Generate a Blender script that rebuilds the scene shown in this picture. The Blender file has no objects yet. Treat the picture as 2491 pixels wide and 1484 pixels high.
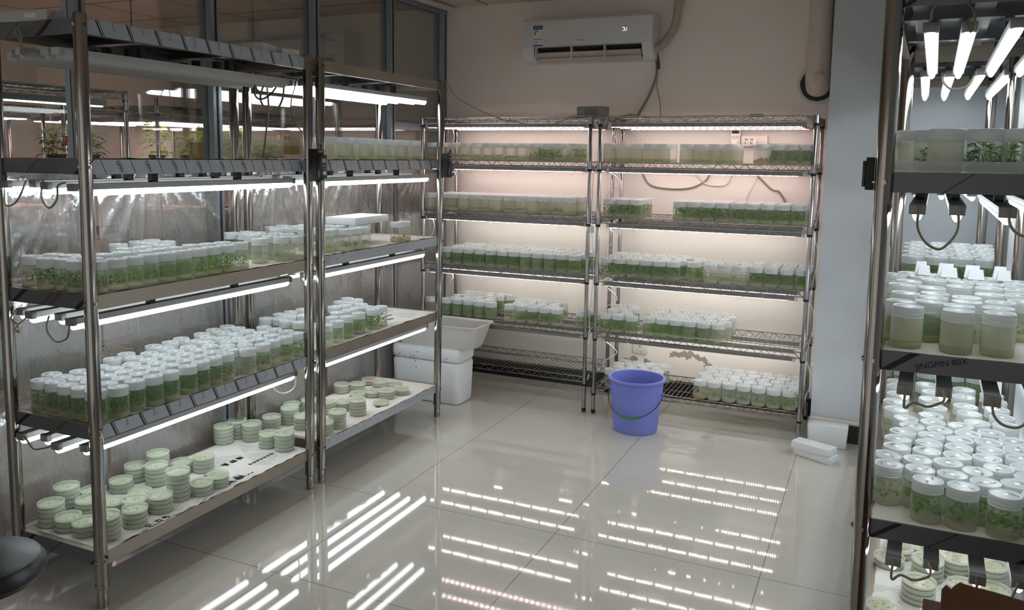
import bpy, math, random
from mathutils import Vector, Matrix

# ------------------------------------------------------------------ camera, world, exposure
SC = bpy.context.scene
COL = SC.collection
PI = math.pi
W_, H_ = 2491.0, 1484.0
FPX, CX, CY = 1992.45, 1235.78, 626.21
YAW, PITCH, ROLL, EYE = 0.42625, 0.12228, 0.01307, 1.4087
_f = Vector((-math.sin(YAW)*math.cos(PITCH), math.cos(YAW)*math.cos(PITCH), -math.sin(PITCH)))
_r = Vector((math.cos(YAW), math.sin(YAW), 0)); _u = _r.cross(_f)
_r, _u = _r*math.cos(ROLL)+_u*math.sin(ROLL), -_r*math.sin(ROLL)+_u*math.cos(ROLL)
cam = bpy.data.objects.new('camera', bpy.data.cameras.new('camera')); COL.objects.link(cam)
cam.matrix_world = Matrix(((_r.x,_u.x,-_f.x,0),(_r.y,_u.y,-_f.y,0),(_r.z,_u.z,-_f.z,EYE),(0,0,0,1)))
cam.data.sensor_width = 36.0
cam.data.lens = FPX/W_*36.0
cam.data.shift_x = (W_/2-CX)/W_
cam.data.shift_y = (CY-H_/2)/W_
cam.data.clip_start = 0.05
SC.camera = cam
world = bpy.data.worlds.new('world'); SC.world = world; world.use_nodes = True
world.node_tree.nodes['Background'].inputs[0].default_value = (1.0,0.965,0.93,1)
world.node_tree.nodes['Background'].inputs[1].default_value = 0.29
SC.view_settings.view_transform = 'Standard'; SC.view_settings.look = 'None'
SC.view_settings.exposure = 1.38; SC.view_settings.gamma = 1.0; SC.view_settings.use_curve_mapping = False
SC.cycles.max_bounces = 10; SC.cycles.transparent_max_bounces = 20
SC.cycles.diffuse_bounces = 5; SC.cycles.glossy_bounces = 4; SC.cycles.transmission_bounces = 8
SC.cycles.sample_clamp_indirect = 6.0
SC.cycles.use_adaptive_sampling = True; SC.cycles.adaptive_threshold = 0.1
SC.cycles.caustics_reflective = False; SC.cycles.caustics_refractive = False
E_TUBE, E_LEDW, E_LEDR, E_PINK = 3.05, 13.4, 7.0, 3.2
RND = random.Random(7)

# ------------------------------------------------------------------ helpers
class MB:
    """collects shapes and links them as ONE mesh object"""
    def __init__(s): s.v=[]; s.f=[]; s.m=[]
    def add(s, vs, fs, m=0):
        o=len(s.v); s.v += [tuple(p) for p in vs]; s.f += [tuple(i+o for i in q) for q in fs]; s.m += [m]*len(fs)
    def box(s, x0,x1,y0,y1,z0,z1,m=0):
        s.add([(x0,y0,z0),(x1,y0,z0),(x1,y1,z0),(x0,y1,z0),(x0,y0,z1),(x1,y0,z1),(x1,y1,z1),(x0,y1,z1)],
              [(3,2,1,0),(4,5,6,7),(0,1,5,4),(1,2,6,5),(2,3,7,6),(3,0,4,7)],m)
    def rbox(s, x0,x1,y0,y1,z0,z1,r,m=0,n=4,taper=0.0,rz=None):
        """box with rounded upright edges and softened top and bottom rims; taper narrows the bottom"""
        rz = r*0.5 if rz is None else rz
        cx,cy=(x0+x1)/2,(y0+y1)/2; hx,hy=(x1-x0)/2,(y1-y0)/2
        rings=[]
        for z,ins in ((z0,rz),(z0+rz*.3,rz*.3),(z0+rz,0),(z1-rz,0),(z1-rz*.3,rz*.3),(z1,rz)):
            t=(z-z0)/(z1-z0); k=taper*(1-t); ring=[]
            for c,(sx,sy) in enumerate(((1,1),(-1,1),(-1,-1),(1,-1))):
                for i in range(n+1):
                    a=PI/2*c+PI/2*i/n; q=max(r-ins*.5,1e-4)
                    ring.append((cx+sx*(hx-r-k-ins*.5)+q*math.cos(a), cy+sy*(hy-r-k-ins*.5)+q*math.sin(a), z))
            rings.append(ring)
        s.rings(rings,m,True,True)
    def rings(s, rings, m=0, c0=True, c1=True, closed=True):
        n=len(rings[0]); vs=[p for r in rings for p in r]; fs=[]
        for k in range(len(rings)-1):
            for i in range(n if closed else n-1):
                j=(i+1)%n; fs.append((k*n+i,k*n+j,(k+1)*n+j,(k+1)*n+i))
        if c0: fs.append(tuple(range(n-1,-1,-1)))
        if c1: fs.append(tuple((len(rings)-1)*n+i for i in range(n)))
        s.add(vs,fs,m)
    def lathe(s, prof, n=24, m=0, c=(0,0,0), c0=True, c1=True):
        s.rings([[(c[0]+r*math.cos(2*PI*i/n),c[1]+r*math.sin(2*PI*i/n),c[2]+z) for i in range(n)] for r,z in prof],m,c0,c1)
    def cyl(s, p0, p1, r, n=12, m=0, r1=None, caps=True):
        s.tube([p0,p1], r, n, m, caps, r1)
    def tube(s, pts, r, n=6, m=0, caps=True, r1=None):
        P=[Vector(p) for p in pts]; rings=[]; up=None
        for i,p in enumerate(P):
            d=(P[min(i+1,len(P)-1)]-P[max(i-1,0)])
            if d.length<1e-9: d=Vector((0,0,1))
            d.normalize()
            if up is None:
                a=Vector((0,0,1)) if abs(d.z)<.9 else Vector((1,0,0)); up=(a-d*a.dot(d)).normalized()
            else:
                up=(up-d*up.dot(d)); up = up.normalized() if up.length>1e-6 else d.orthogonal().normalized()
            w=d.cross(up); rr = r if r1 is None else r+(r1-r)*i/(len(P)-1)
            rings.append([tuple(p+up*rr*math.cos(2*PI*k/n)+w*rr*math.sin(2*PI*k/n)) for k in range(n)])
        s.rings(rings,m,caps,caps)
    def merge(s, o, off=(0,0,0), rot=0.0, sc=(1,1,1), mm=None):
        c,sn=math.cos(rot),math.sin(rot); b=len(s.v)
        for x,y,z in o.v:
            x*=sc[0]; y*=sc[1]; z*=sc[2]
            s.v.append((x*c-y*sn+off[0], x*sn+y*c+off[1], z+off[2]))
        s.f += [tuple(i+b for i in q) for q in o.f]
        s.m += [mm[i] if mm else i for i in o.m]
    def shear(s, fn): s.v=[fn(*p) for p in s.v]
    def mesh(s, name, mats, smooth=True, angle=35):
        me=bpy.data.meshes.new(name); me.from_pydata(s.v,[],s.f)
        for m in (mats if isinstance(mats,(list,tuple)) else [mats]): me.materials.append(m)
        me.polygons.foreach_set('material_index', s.m)
        me.polygons.foreach_set('use_smooth',[smooth]*len(s.f))
        if smooth: me.set_sharp_from_angle(angle=math.radians(angle))
        me.update(); return me
    def build(s, name, mats, parent=None, smooth=True, angle=35, base=None):
        """world-space shapes; a child's mesh is stored relative to its parent's place"""
        o=wloc(parent) if base is None else Vector(base)
        if o.length>0: s.v=[(x-o.x,y-o.y,z-o.z) for x,y,z in s.v]
        ob=link(name, s.mesh(name,mats,smooth,angle), parent)
        if parent is None: ob.location=o
        return ob
def wloc(o):
    t=Vector((0,0,0))
    while o is not None: t+=o.location; o=o.parent
    return t
def link(name, data, parent=None):
    ob=bpy.data.objects.new(name,data); COL.objects.link(ob); ob.parent=parent; return ob
def thing(name, label, cat, loc=(0,0,0), group=None):
    o=bpy.data.objects.new(name,None); COL.objects.link(o); o.location=loc; o.empty_display_size=.05
    return tag(o,label,cat,group)
def tag(o,label,cat,group=None,kind=None):
    o['label']=label; o['category']=cat
    if group: o['group']=group
    if kind: o['kind']=kind
    return o
def struct(o): o['kind']='structure'; return o
def smooth_path(P, k=6):
    P=[Vector(p) for p in P]; out=[]
    for i in range(len(P)-1):
        a=P[max(i-1,0)]; b=P[i]; c=P[i+1]; d=P[min(i+2,len(P)-1)]
        for j in range(k):
            t=j/k; out.append(.5*((2*b)+(c-a)*t+(2*a-5*b+4*c-d)*t*t+(3*b-3*c+d-a)*t**3))
    out.append(P[-1]); return out
ORD='first second third fourth fifth sixth seventh eighth ninth tenth eleventh twelfth thirteenth fourteenth fifteenth sixteenth seventeenth eighteenth nineteenth twentieth'.split()
def ordw(i): return ORD[i] if i<20 else ('twenty-'+ORD[i-20] if i<29 else '%dth'%(i+1))

# ------------------------------------------------------------------ materials
def lin(c): return tuple(((v/255)/12.92 if v/255<=.04045 else ((v/255+.055)/1.055)**2.4) for v in c)+(1,)
class NT:
    def __init__(s,name):
        s.mat=bpy.data.materials.new(name); s.mat.use_nodes=True; s.t=s.mat.node_tree; s.t.nodes.clear()
        s.out=s.t.nodes.new('ShaderNodeOutputMaterial')
    def n(s,kind,**kw):
        nd=s.t.nodes.new('ShaderNode'+kind)
        for k,v in kw.items(): setattr(nd,k,v)
        return nd
    def l(s,a,b): s.t.links.new(a,b)
    def val(s,x,inp):
        if hasattr(x,'is_linked') or hasattr(x,'links'): s.l(x,inp)
        else: inp.default_value=x
    def math(s,op,a,b=0.0,clamp=False):
        nd=s.n('Math',operation=op,use_clamp=clamp); s.val(a,nd.inputs[0]); s.val(b,nd.inputs[1]); return nd.outputs[0]
    def mixc(s,f,a,b):
        nd=s.n('Mix',data_type='RGBA'); s.val(f,nd.inputs[0]); s.val(a,nd.inputs[6]); s.val(b,nd.inputs[7]); return nd.outputs[2]
    def noise(s,scale,detail=3,rough=.5,co=None,stretch=None):
        nd=s.n('TexNoise'); nd.inputs['Scale'].default_value=scale; nd.inputs['Detail'].default_value=detail; nd.inputs['Roughness'].default_value=rough
        co = co if co is not None else s.pos()
        if stretch:
            mp=s.n('Mapping'); mp.inputs['Scale'].default_value=stretch; s.l(co,mp.inputs[0]); co=mp.outputs[0]
        s.l(co,nd.inputs['Vector']); return nd.outputs['Fac']
    def pos(s): return s.n('NewGeometry').outputs['Position']
    def obj(s): return s.n('TexCoord').outputs['Object']
    def xyz(s,co):
        nd=s.n('SeparateXYZ'); s.l(co,nd.inputs[0]); return nd.outputs
    def ramp(s,f,stops):
        nd=s.n('ValToRGB'); e=nd.color_ramp.elements
        while len(e)<len(stops): e.new(.5)
        for i,(p,c) in enumerate(stops): e[i].position=p; e[i].color=c
        s.l(f,nd.inputs[0]); return nd.outputs[0]
    def bump(s,h,strength=.2,dist=.01):
        nd=s.n('Bump'); nd.inputs['Strength'].default_value=strength; nd.inputs['Distance'].default_value=dist; s.l(h,nd.inputs['Height']); return nd.outputs[0]
    def bsdf(s,col=(.8,.8,.8,1),rough=.5,metal=0.0,spec=.5,normal=None,**kw):
        b=s.n('BsdfPrincipled'); s.val(col,b.inputs['Base Color']); s.val(rough,b.inputs['Roughness']); s.val(metal,b.inputs['Metallic'])
        b.inputs['Specular IOR Level'].default_value=spec
        if normal is not None: s.l(normal,b.inputs['Normal'])
        for k,v in kw.items(): s.val(v,b.inputs[k.replace('_',' ')])
        return b.outputs[0]
    def mix(s,f,a,b):
        nd=s.n('MixShader'); s.val(f,nd.inputs[0]); s.l(a,nd.inputs[1]); s.l(b,nd.inputs[2]); return nd.outputs[0]
    def transp(s,c=(1,1,1,1)):
        nd=s.n('BsdfTransparent'); nd.inputs[0].default_value=c; return nd.outputs[0]
    def transl(s,c):
        nd=s.n('BsdfTranslucent'); s.val(c,nd.inputs[0]); return nd.outputs[0]
    def facing(s,blend=.35):
        nd=s.n('LayerWeight'); nd.inputs[0].default_value=blend; return nd.outputs['Facing']
    def done(s,sh): s.l(sh,s.out.inputs[0]); return s.mat
M={}
def plain(name,rgb,rough=.5,metal=0.0,spec=.5,var=.06,scale=9,bump=0.0):
    t=NT(name); c=lin(rgb); d=tuple(v*(1-var*2) for v in c[:3])+(1,)
    col=t.mixc(t.noise(scale,3),d,tuple(min(1,v*(1+var)) for v in c[:3])+(1,)) if var else c
    nm=t.bump(t.noise(scale*12,2),bump,.002) if bump else None
    M[name]=t.done(t.bsdf(col,rough,metal,spec,nm)); return M[name]
def emit(name,rgb,strength):
    t=NT(name); e=t.n('Emission'); e.inputs[0].default_value=rgb; e.inputs[1].default_value=strength
    M[name]=t.done(e.outputs[0])

t=NT('floor_tile'); p=t.xyz(t.pos())
def grout(t,c,off,step,w):
    fr=t.math('FRACT',t.math('DIVIDE',t.math('SUBTRACT',c,off-50*step),step)); d=t.math('MULTIPLY',t.math('MINIMUM',fr,t.math('SUBTRACT',1.0,fr)),step)
    return t.math('LESS_THAN',d,w)
g=t.math('MAXIMUM',grout(t,p[0],-1.042,.745,.0013),t.math('MULTIPLY',grout(t,p[1],2.07,.685,.0013),t.math('LESS_THAN',p[1],2.85)))
base=t.mixc(t.noise(1.6,4,.6),lin((190,187,178)),lin((206,203,195)))
base=t.mixc(t.math('MULTIPLY',t.noise(2.2,3,.5,None,(1,9,1)),.35),base,lin((182,175,160)))
spk=t.math('GREATER_THAN',t.noise(38,1),.79)
base=t.mixc(t.math('MULTIPLY',spk,.35),base,lin((120,112,100)))
col=t.mixc(g,base,lin((116,110,101)))
M['floor']=t.done(t.bsdf(col,t.math('ADD',t.math('MULTIPLY',t.noise(6,3),.03),.025),0,.72,t.bump(t.noise(2.5,2),.004,.02)))

t=NT('plaster_wall'); p=t.xyz(t.pos())
base=t.mixc(t.noise(1.3,4,.6),lin((226,219,210)),lin((236,229,221)))
# peeling paint low on the wall: ragged winding patches
nx=t.math('ADD',p[0],t.math('MULTIPLY',t.math('SUBTRACT',t.noise(9,4,.65),.5),.10))
nz=t.math('ADD',p[2],t.math('MULTIPLY',t.math('SUBTRACT',t.noise(11,4,.65,None,(1.3,1,1)),.5),.11))
arc=t.math('ABSOLUTE',t.math('SUBTRACT',nz,t.math('ADD',.272,t.math('MULTIPLY',t.math('POWER',t.math('ABSOLUTE',t.math('ADD',nx,1.0)),2.0),-2.6))))
inx=t.math('MULTIPLY',t.math('GREATER_THAN',nx,-1.09),t.math('LESS_THAN',nx,-.80))
pt=t.math('MULTIPLY',t.math('LESS_THAN',arc,.017),inx)
d2=t.math('ADD',t.math('POWER',t.math('DIVIDE',t.math('ADD',nx,1.215),.026),2.0),t.math('POWER',t.math('DIVIDE',t.math('SUBTRACT',nz,.185),.032),2.0))
d3=t.math('ADD',t.math('POWER',t.math('DIVIDE',t.math('ADD',nx,1.315),.045),2.0),t.math('POWER',t.math('DIVIDE',t.math('SUBTRACT',nz,.205),.016),2.0))
pt=t.math('MAXIMUM',pt,t.math('MAXIMUM',t.math('LESS_THAN',d2,1.0),t.math('LESS_THAN',d3,1.0)))
pt=t.math('MULTIPLY',pt,t.math('GREATER_THAN',p[1],4.6))
col=t.mixc(pt,base,t.mixc(t.noise(30,3),lin((146,134,122)),lin((166,155,144))))
M['wall']=t.done(t.bsdf(col,.85,0,.2,t.bump(t.noise(60,3),.06,.003)))
t=NT('cool_plaster'); M['wall_cool']=t.done(t.bsdf(t.mixc(t.noise(1.1,4),lin((188,193,198)),lin((204,208,212))),.8,0,.2,t.bump(t.noise(60,3),.05,.003)))
t=NT('ceiling_tile'); p=t.xyz(t.pos())
g=t.math('MAXIMUM',grout(t,p[0],-2.9,.6,.006),grout(t,p[1],4.4,.6,.006))
M['ceiling']=t.done(t.bsdf(t.mixc(g,t.mixc(t.noise(2,4),lin((206,190,176)),lin((216,202,190))),lin((70,58,50))),.9,0,.1))
plain('baseboard',(28,25,24),.35)
plain('alu_frame',(150,158,166),.38,.35,.5,.03)
plain('alu_dark',(30,30,32),.5)
t=NT('clear_glass'); fr=t.n('Fresnel'); fr.inputs[0].default_value=1.45
gl=t.n('BsdfGlossy'); gl.inputs['Roughness'].default_value=.02
M['glass']=t.done(t.mix(t.math('MULTIPLY',fr.outputs[0],.75),t.transp((.93,.95,.94,1)),gl.outputs[0]))
t=NT('plastic_film'); co=t.obj()
w=t.noise(3.4,5,.6,co,(1,1.6,.9)); w2=t.noise(18,4,.6,co,(1,1.6,.4)); hgt=t.math('ADD',t.math('MULTIPLY',w,1.0),t.math('MULTIPLY',w2,.35))
bm=t.bump(hgt,.5,.03)
gl=t.n('BsdfGlossy'); gl.inputs['Roughness'].default_value=.16; gl.inputs[0].default_value=(.8,.85,.9,1); t.l(bm,gl.inputs['Normal'])
df=t.bsdf(t.mixc(t.noise(7,4,.6,co),lin((104,98,94)),lin((140,136,132))),.5,0,.4,bm)
ref=t.mix(.30,df,gl.outputs[0])
M['film']=t.done(t.mix(t.math('ADD',.42,t.math('MULTIPLY',t.noise(3.2,3,.5,co),.42)),t.transp((.86,.86,.86,1)),ref))
t=NT('brushed_steel')
M['steel']=t.done(t.bsdf(t.mixc(t.noise(5,4,.6,None,(30,30,.7)),lin((126,122,116)),lin((168,164,158))),t.math('ADD',.07,t.math('MULTIPLY',t.noise(9,3),.12)),1.0,.5))
t=NT('shelf_steel')
M['shelf']=t.done(t.bsdf(t.mixc(t.noise(4,4,.6),lin((146,136,124)),lin((170,160,148))),t.math('ADD',.3,t.math('MULTIPLY',t.noise(14,3),.2)),.85,.5))
t=NT('under_steel')
M['under']=t.done(t.bsdf(t.mixc(t.noise(4,4,.6),lin((92,95,98)),lin((120,123,126))),.26,.9,.5))
t=NT('blue_grey_film')
M['lipfilm']=t.done(t.bsdf(t.mixc(t.noise(6,3),lin((150,156,163)),lin((176,181,187))),.34,.15,.5,t.bump(t.noise(40,2),.1,.002)))
plain('lipfilm_shaded',(92,95,99),.34,.15,.5,.05)  # lip film again for the end lips, their shade put into the colour
plain('ink_black',(16,16,18),.5,0,.4,0)
plain('ink_red',(104,64,58),.5,0,.4,0)
plain('rubber_black',(20,20,21),.6)
plain('lamp_housing',(176,178,178),.4)
plain('lamp_cap',(206,208,208),.45)
emit('tube_glow',(.90,.97,1.0,1),E_TUBE)
t=NT('tube_unlit'); M['tube_unlit']=t.done(t.bsdf(lin((176,176,172)),.35,0,.5))
emit('led_white',(1.0,.975,.94,1),E_LEDW*.72); emit('led_row',(1.0,.975,.94,1),E_LEDW*1.65); emit('led_red',(1.0,.20,.22,1),E_LEDR*.8); emit('led_pink',(1.0,.68,.65,1),E_PINK)
plain('bar_grey',(128,128,128),.45,.2)
t=NT('chrome_wire'); M['chrome']=t.done(t.bsdf(t.mixc(t.noise(20,2),lin((120,118,118)),lin((176,174,172))),.22,1.0,.5))
plain('dirty_cable',(126,122,104),.6); plain('white_cable',(210,206,200),.5); plain('dark_cable',(58,56,52),.5)
# jars
t=NT('jar_plastic'); f=t.facing(.42)
M['jar']=t.done(t.mix(t.math('ADD',.135,t.math('MULTIPLY',t.math('POWER',f,2.2),.62)),t.transp((.986,.988,.98,1)),t.mix(.45,t.bsdf(lin((216,219,210)),.14,0,.6),t.transl(lin((216,219,208))))))
t=NT('lid_plastic'); M['lid']=t.done(t.mix(.95,t.transp((.97,.98,.97,1)),t.mix(.34,t.bsdf(t.mixc(t.noise(14,2),lin((218,222,223)),lin((232,235,236))),.3,0,.5),t.transl(lin((216,222,222))))))
t=NT('lid_disc'); M['liddisc']=t.done(t.mix(.88,t.transp((.97,.98,.97,1)),t.mix(.36,t.bsdf(lin((212,218,220)),.2,0,.6),t.transl(lin((206,213,212))))))
plain('lid_vent',(236,238,238),.5,0,.4,0)
def agar(name,rgb):
    t=NT(name); c=lin(rgb); M[name]=t.done(t.mix(.5,t.mix(.5,t.bsdf(c,.2,0,.5),t.transl(c)),t.transp(tuple(min(1,v*1.25+.1) for v in c[:3])+(1,))))
agar('agar_green',(208,212,186)); agar('agar_cream',(214,204,176)); agar('agar_clear',(218,217,202))
def leaf(name,a,b,tr=.3):
    t=NT(name); co=t.obj(); c=t.mixc(t.noise(90,2,.5,co),lin(a),lin(b)); M[name]=t.done(t.mix(tr,t.bsdf(c,.42,0,.4),t.transl(c)))
leaf('leaf_dark',(58,112,26),(102,156,44),.5); leaf('leaf_mid',(92,152,36),(146,194,66),.5); leaf('leaf_bright',(118,166,52),(172,204,98),.5); leaf('leaf_olive',(104,100,60),(150,142,92),.4)
t=NT('milky_haze'); c=lin((230,227,208))
M['haze']=t.done(t.mix(.5,t.transp((.97,.98,.96,1)),t.mix(.5,t.bsdf(c,.4,0,.3),t.transl(c))))
t=NT('haze_moss'); co=t.obj(); z=t.xyz(co)[2]
c=t.mixc(t.noise(60,4,.7,co),lin((124,148,98)),lin((176,194,150)))
M['moss']=t.done(t.mix(t.math('ADD',.25,t.math('MULTIPLY',t.noise(45,3,.6,co),.75),True),t.transp((.92,.96,.9,1)),t.mix(.4,t.bsdf(c,.7,0,.2),t.transl(c))))
# dishes
t=NT('dish_plastic'); f=t.facing(.4); M['dish']=t.done(t.mix(t.math('ADD',.10,t.math('MULTIPLY',t.math('POWER',f,2.0),.55)),t.transp((.98,.985,.975,1)),t.mix(.4,t.bsdf(lin((218,226,214)),.10,0,.7),t.transl(lin((216,226,212))))))
t=NT('dish_rim'); M['dishrim']=t.done(t.mix(.68,t.transp((.98,.99,.98,1)),t.mix(.5,t.bsdf(lin((226,232,224)),.2,0,.6),t.transl(lin((224,230,220))))))
t=NT('dish_agar'); co=t.obj(); M['dishagar']=t.done(t.mix(.35,t.bsdf(t.mixc(t.noise(70,3,.6,co),lin((196,200,168)),lin((222,224,206))),.25,0,.5),t.transl(lin((206,212,178)))))
t=NT('dish_cream'); co=t.obj(); M['dishcream']=t.done(t.mix(.35,t.bsdf(t.mixc(t.noise(70,3,.6,co),lin((196,186,156)),lin((214,206,180))),.25,0,.5),t.transl(lin((206,196,160)))))
t=NT('dish_pink'); co=t.obj(); M['dishpink']=t.done(t.mix(.35,t.bsdf(t.mixc(t.noise(70,3,.6,co),lin((206,128,120)),lin((220,156,146))),.25,0,.5),t.transl(lin((214,140,130)))))
# newspaper
t=NT('newspaper'); p=t.xyz(t.obj())
paper=t.mixc(t.noise(8,3),lin((196,194,188)),lin((214,212,206)))
lines=t.math('LESS_THAN',t.math('FRACT',t.math('MULTIPLY',p[0],210.0)),.5)
cols=t.math('GREATER_THAN',t.math('FRACT',t.math('MULTIPLY',p[1],15.0)),.08)
nv=t.n('TexNoise'); nv.inputs['Scale'].default_value=420; t.l(t.obj(),nv.inputs['Vector'])
blk=t.n('TexVoronoi',feature='F1'); blk.inputs['Scale'].default_value=9; t.l(t.obj(),blk.inputs['Vector'])
bsel=t.math('GREATER_THAN',t.xyz(blk.outputs['Color'])[0],.42)
ink=t.math('MULTIPLY',t.math('MULTIPLY',lines,cols),t.math('MULTIPLY',bsel,t.math('GREATER_THAN',nv.outputs['Fac'],.44)))
pic=t.math('GREATER_THAN',t.xyz(blk.outputs['Color'])[1],.90)
col=t.mixc(t.math('MULTIPLY',ink,.5),paper,lin((84,84,84))); col=t.mixc(t.math('MULTIPLY',pic,.45),col,lin((120,118,116)))
M['news']=t.done(t.bsdf(col,.8,0,.2))
plain('liner_paper',(206,200,190),.75,0,.2,.05,6)
t=NT('white_foam'); vo=t.n('TexVoronoi'); vo.inputs['Scale'].default_value=190; t.l(t.obj(),vo.inputs['Vector'])
M['foam']=t.done(t.bsdf(t.mixc(t.noise(5,3),lin((214,216,218)),lin((228,229,230))),.75,0,.25,t.bump(vo.outputs['Distance'],.25,.003)))
t=NT('tote_plastic'); M['tote']=t.done(t.mix(.3,t.bsdf(lin((222,220,216)),.35,0,.5),t.transl(lin((222,220,214)))))
t=NT('bucket_blue'); c=t.mixc(t.noise(7,3),lin((122,132,210)),lin((134,144,220))); M['bucket']=t.done(t.mix(.2,t.bsdf(c,.38,0,.5),t.transl(c)))
plain('bucket_wire',(52,54,62),.4,.6); plain('grip_green',(52,120,40),.5)
plain('ac_white',(204,206,206),.3,0,.5,.02); plain('ac_dark',(30,27,25),.6); plain('ac_vane',(176,168,160),.45)
plain('sticker_blue',(24,44,140),.5,0,.4,0); plain('sticker_white',(214,214,208),.5,0,.4,0); plain('sticker_green',(110,130,60),.5,0,.4,0)
emit('digit_glow',(.85,.92,1,1),.55)
plain('pvc_white',(206,196,184),.35); plain('hole_green',(22,62,52),.7); plain('tape_wrap',(176,170,152),.6,0,.3,.1,24)
plain('socket_white',(222,214,206),.4,0,.5,.02); plain('lcd',(150,150,120),.3,0,.5,0)
plain('cardboard',(96,68,50),.8,0,.2,.12,14); plain('stool_leather',(22,24,30),.32,0,.5,.05,20,.1)
plain('carton_grey',(140,136,128),.6); plain('sticky_yellow',(240,190,60),.6,0,.3); plain('tan_board',(150,112,84),.7,0,.3,.12,3)
plain('grey_board',(118,112,108),.6); t=NT('liner_clear'); M['liner']=t.done(t.mix(.35,t.transp(),t.mix(.4,t.bsdf(lin((206,212,214)),.2,0,.6),t.transl(lin((206,212,214))))))
plain('tag_white',(226,228,232),.6,0,.3,.01); plain('tomato_red',(196,70,30),.4); plain('stake',(190,180,160),.6)
plain('pot_black',(36,34,34),.6)

# ------------------------------------------------------------------ the room
XP, YB, ZC = -2.60, 4.72, 2.345
b=MB(); b.box(-6.6,.75,-1.3,YB+.1,-.06,0); struct(b.build('floor',M['floor'],smooth=False))
b=MB(); b.box(-6.6,.75,-1.3,YB+.1,ZC,ZC+.06); struct(b.build('ceiling',M['ceiling'],smooth=False))
b=MB(); b.box(-6.6,.75,YB,YB+.1,0,ZC); struct(b.build('wall_back',M['wall'],smooth=False))
b=MB(); b.box(.5,.6,-1.3,4.345,0,ZC); struct(b.build('wall_right',M['wall_cool'],smooth=False))
b=MB(); b.box(-.262,.6,4.345,YB,0,ZC); struct(b.build('wall_column',M['wall_cool'],smooth=False))
b=MB(); b.box(-6.6,-6.5,-1.2,YB,0,ZC); struct(b.build('wall_left',M['wall'],smooth=False))
b=MB(); b.box(-2.55,-.27,YB-.013,YB,0,.10); struct(b.build('baseboard_back',M['baseboard'],smooth=False))
b=MB(); b.box(-.262,.5,4.332,4.345,0,.09); struct(b.build('baseboard_column',M['baseboard'],smooth=False))
# aluminium partition with glass, each bay a window of its own
PY=[-1.2,-.55,.10,.75,1.40,2.055,2.70,3.38,4.075,4.69]
for i,y in enumerate(PY):
    b=MB(); b.box(XP-.05,XP+.012,y-.024,y+.024,0,2.30)
    b.box(XP+.012,XP+.016,y-.004,y+.004,0,2.30,1)
    struct(b.build('trim_%d'%(i+1),[M['alu_frame'],M['alu_dark']],smooth=False))
b=MB(); b.box(XP-.05,XP+.012,-1.2,YB,2.30,ZC); struct(b.build('trim_%d'%(len(PY)+1),M['alu_frame'],smooth=False))
b=MB(); b.box(XP-.046,XP+.010,-1.2,YB,0,.07); struct(b.build('trim_%d'%(len(PY)+2),M['alu_frame'],smooth=False))
for i in range(len(PY)-1):
    b=MB(); y0,y1=PY[i]+.024,PY[i+1]-.024
    b.box(XP-.05,XP+.010,y0,y1,.86,.905); b.box(XP-.05,XP+.010,y0,y1,1.56 if i==len(PY)-2 else .865,1.60 if i==len(PY)-2 else .90)
    fr=struct(b.build('window_%d'%(i+1),M['alu_frame'],smooth=False))
    g=MB(); g.box(XP-.024,XP-.018,y0,y1,.07,2.30); g.build('pane',M['glass'],fr,smooth=False)
# clear plastic sheeting hung over the lower half of the partition
def sheet(y0,y1,z0,z1,seed,label,apex=None):
    rn=random.Random(seed); b=MB(); ny,nz=70,70; vs=[]
    ph=[(rn.uniform(10,40),rn.uniform(3,14),rn.uniform(0,6)) for _ in range(5)]
    ay,az=apex or ((y0+y1)/2+rn.uniform(-.1,.1),z1+.06)
    for j in range(nz+1):
        for i in range(ny+1):
            y=y0+(y1-y0)*i/ny; z=z0+(z1-z0)*j/nz
            h=sum(math.sin(a*y+c*z+q) for a,c,q in ph)*.0014
            ang=math.atan2(y-ay,az-z); fade=min(1,max(0,1-(az-z)/.5))
            h+=.016*fade*(1-.5*fade)*max(0,math.sin(ang*26+seed))**2
            vs.append((XP+.026+h,y,z))
    b.add(vs,[(j*(ny+1)+i,j*(ny+1)+i+1,(j+1)*(ny+1)+i+1,(j+1)*(ny+1)+i) for j in range(nz) for i in range(ny)])
    tag(b.build('plastic_sheet',M['film'],angle=80),label,'plastic sheet','plastic sheets over the glass')
sheet(1.2,2.03,.03,1.36,3,'crumpled clear plastic sheet behind the near end of the near left steel rack',(1.9,1.25))
sheet(2.08,2.675,.03,1.36,4,'clear plastic sheet with fanned folds behind the middle of the near left steel rack',(2.3,1.42))
sheet(2.725,3.355,.03,1.36,5,'clear plastic sheet behind the near half of the far left steel rack')
sheet(3.405,4.05,.03,1.36,6,'clear plastic sheet behind the far end of the far left steel rack',(3.75,1.5))
sheet(4.10,4.67,.03,1.30,8,'clear plastic sheet on the glass beside the left wire rack')

# ------------------------------------------------------------------ writing
_txt={}
def text_mb(s,size):
    if (s,size) not in _txt:
        cu=bpy.data.curves.new('t','FONT'); cu.body=s; cu.size=size; ob=bpy.data.objects.new('t',cu); COL.objects.link(ob)
        bpy.context.view_layer.update(); me=bpy.data.meshes.new_from_object(ob.evaluated_get(bpy.context.evaluated_depsgraph_get()))
        d=([tuple(v.co) for v in me.vertices],[tuple(p.vertices) for p in me.polygons])
        bpy.data.objects.remove(ob); bpy.data.curves.remove(cu); bpy.data.meshes.remove(me); _txt[(s,size)]=d
    return _txt[(s,size)]
def put_text(b,s,size,o,ex,ey,ang=0,m=0):
    vs,fs=text_mb(s,size); o,ex,ey=Vector(o),Vector(ex),Vector(ey); c,sn=math.cos(ang),math.sin(ang)
    b.add([tuple(o+ex*(x*c-y*sn)+ey*(x*sn+y*c)) for x,y,z in vs],fs,m)
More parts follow.
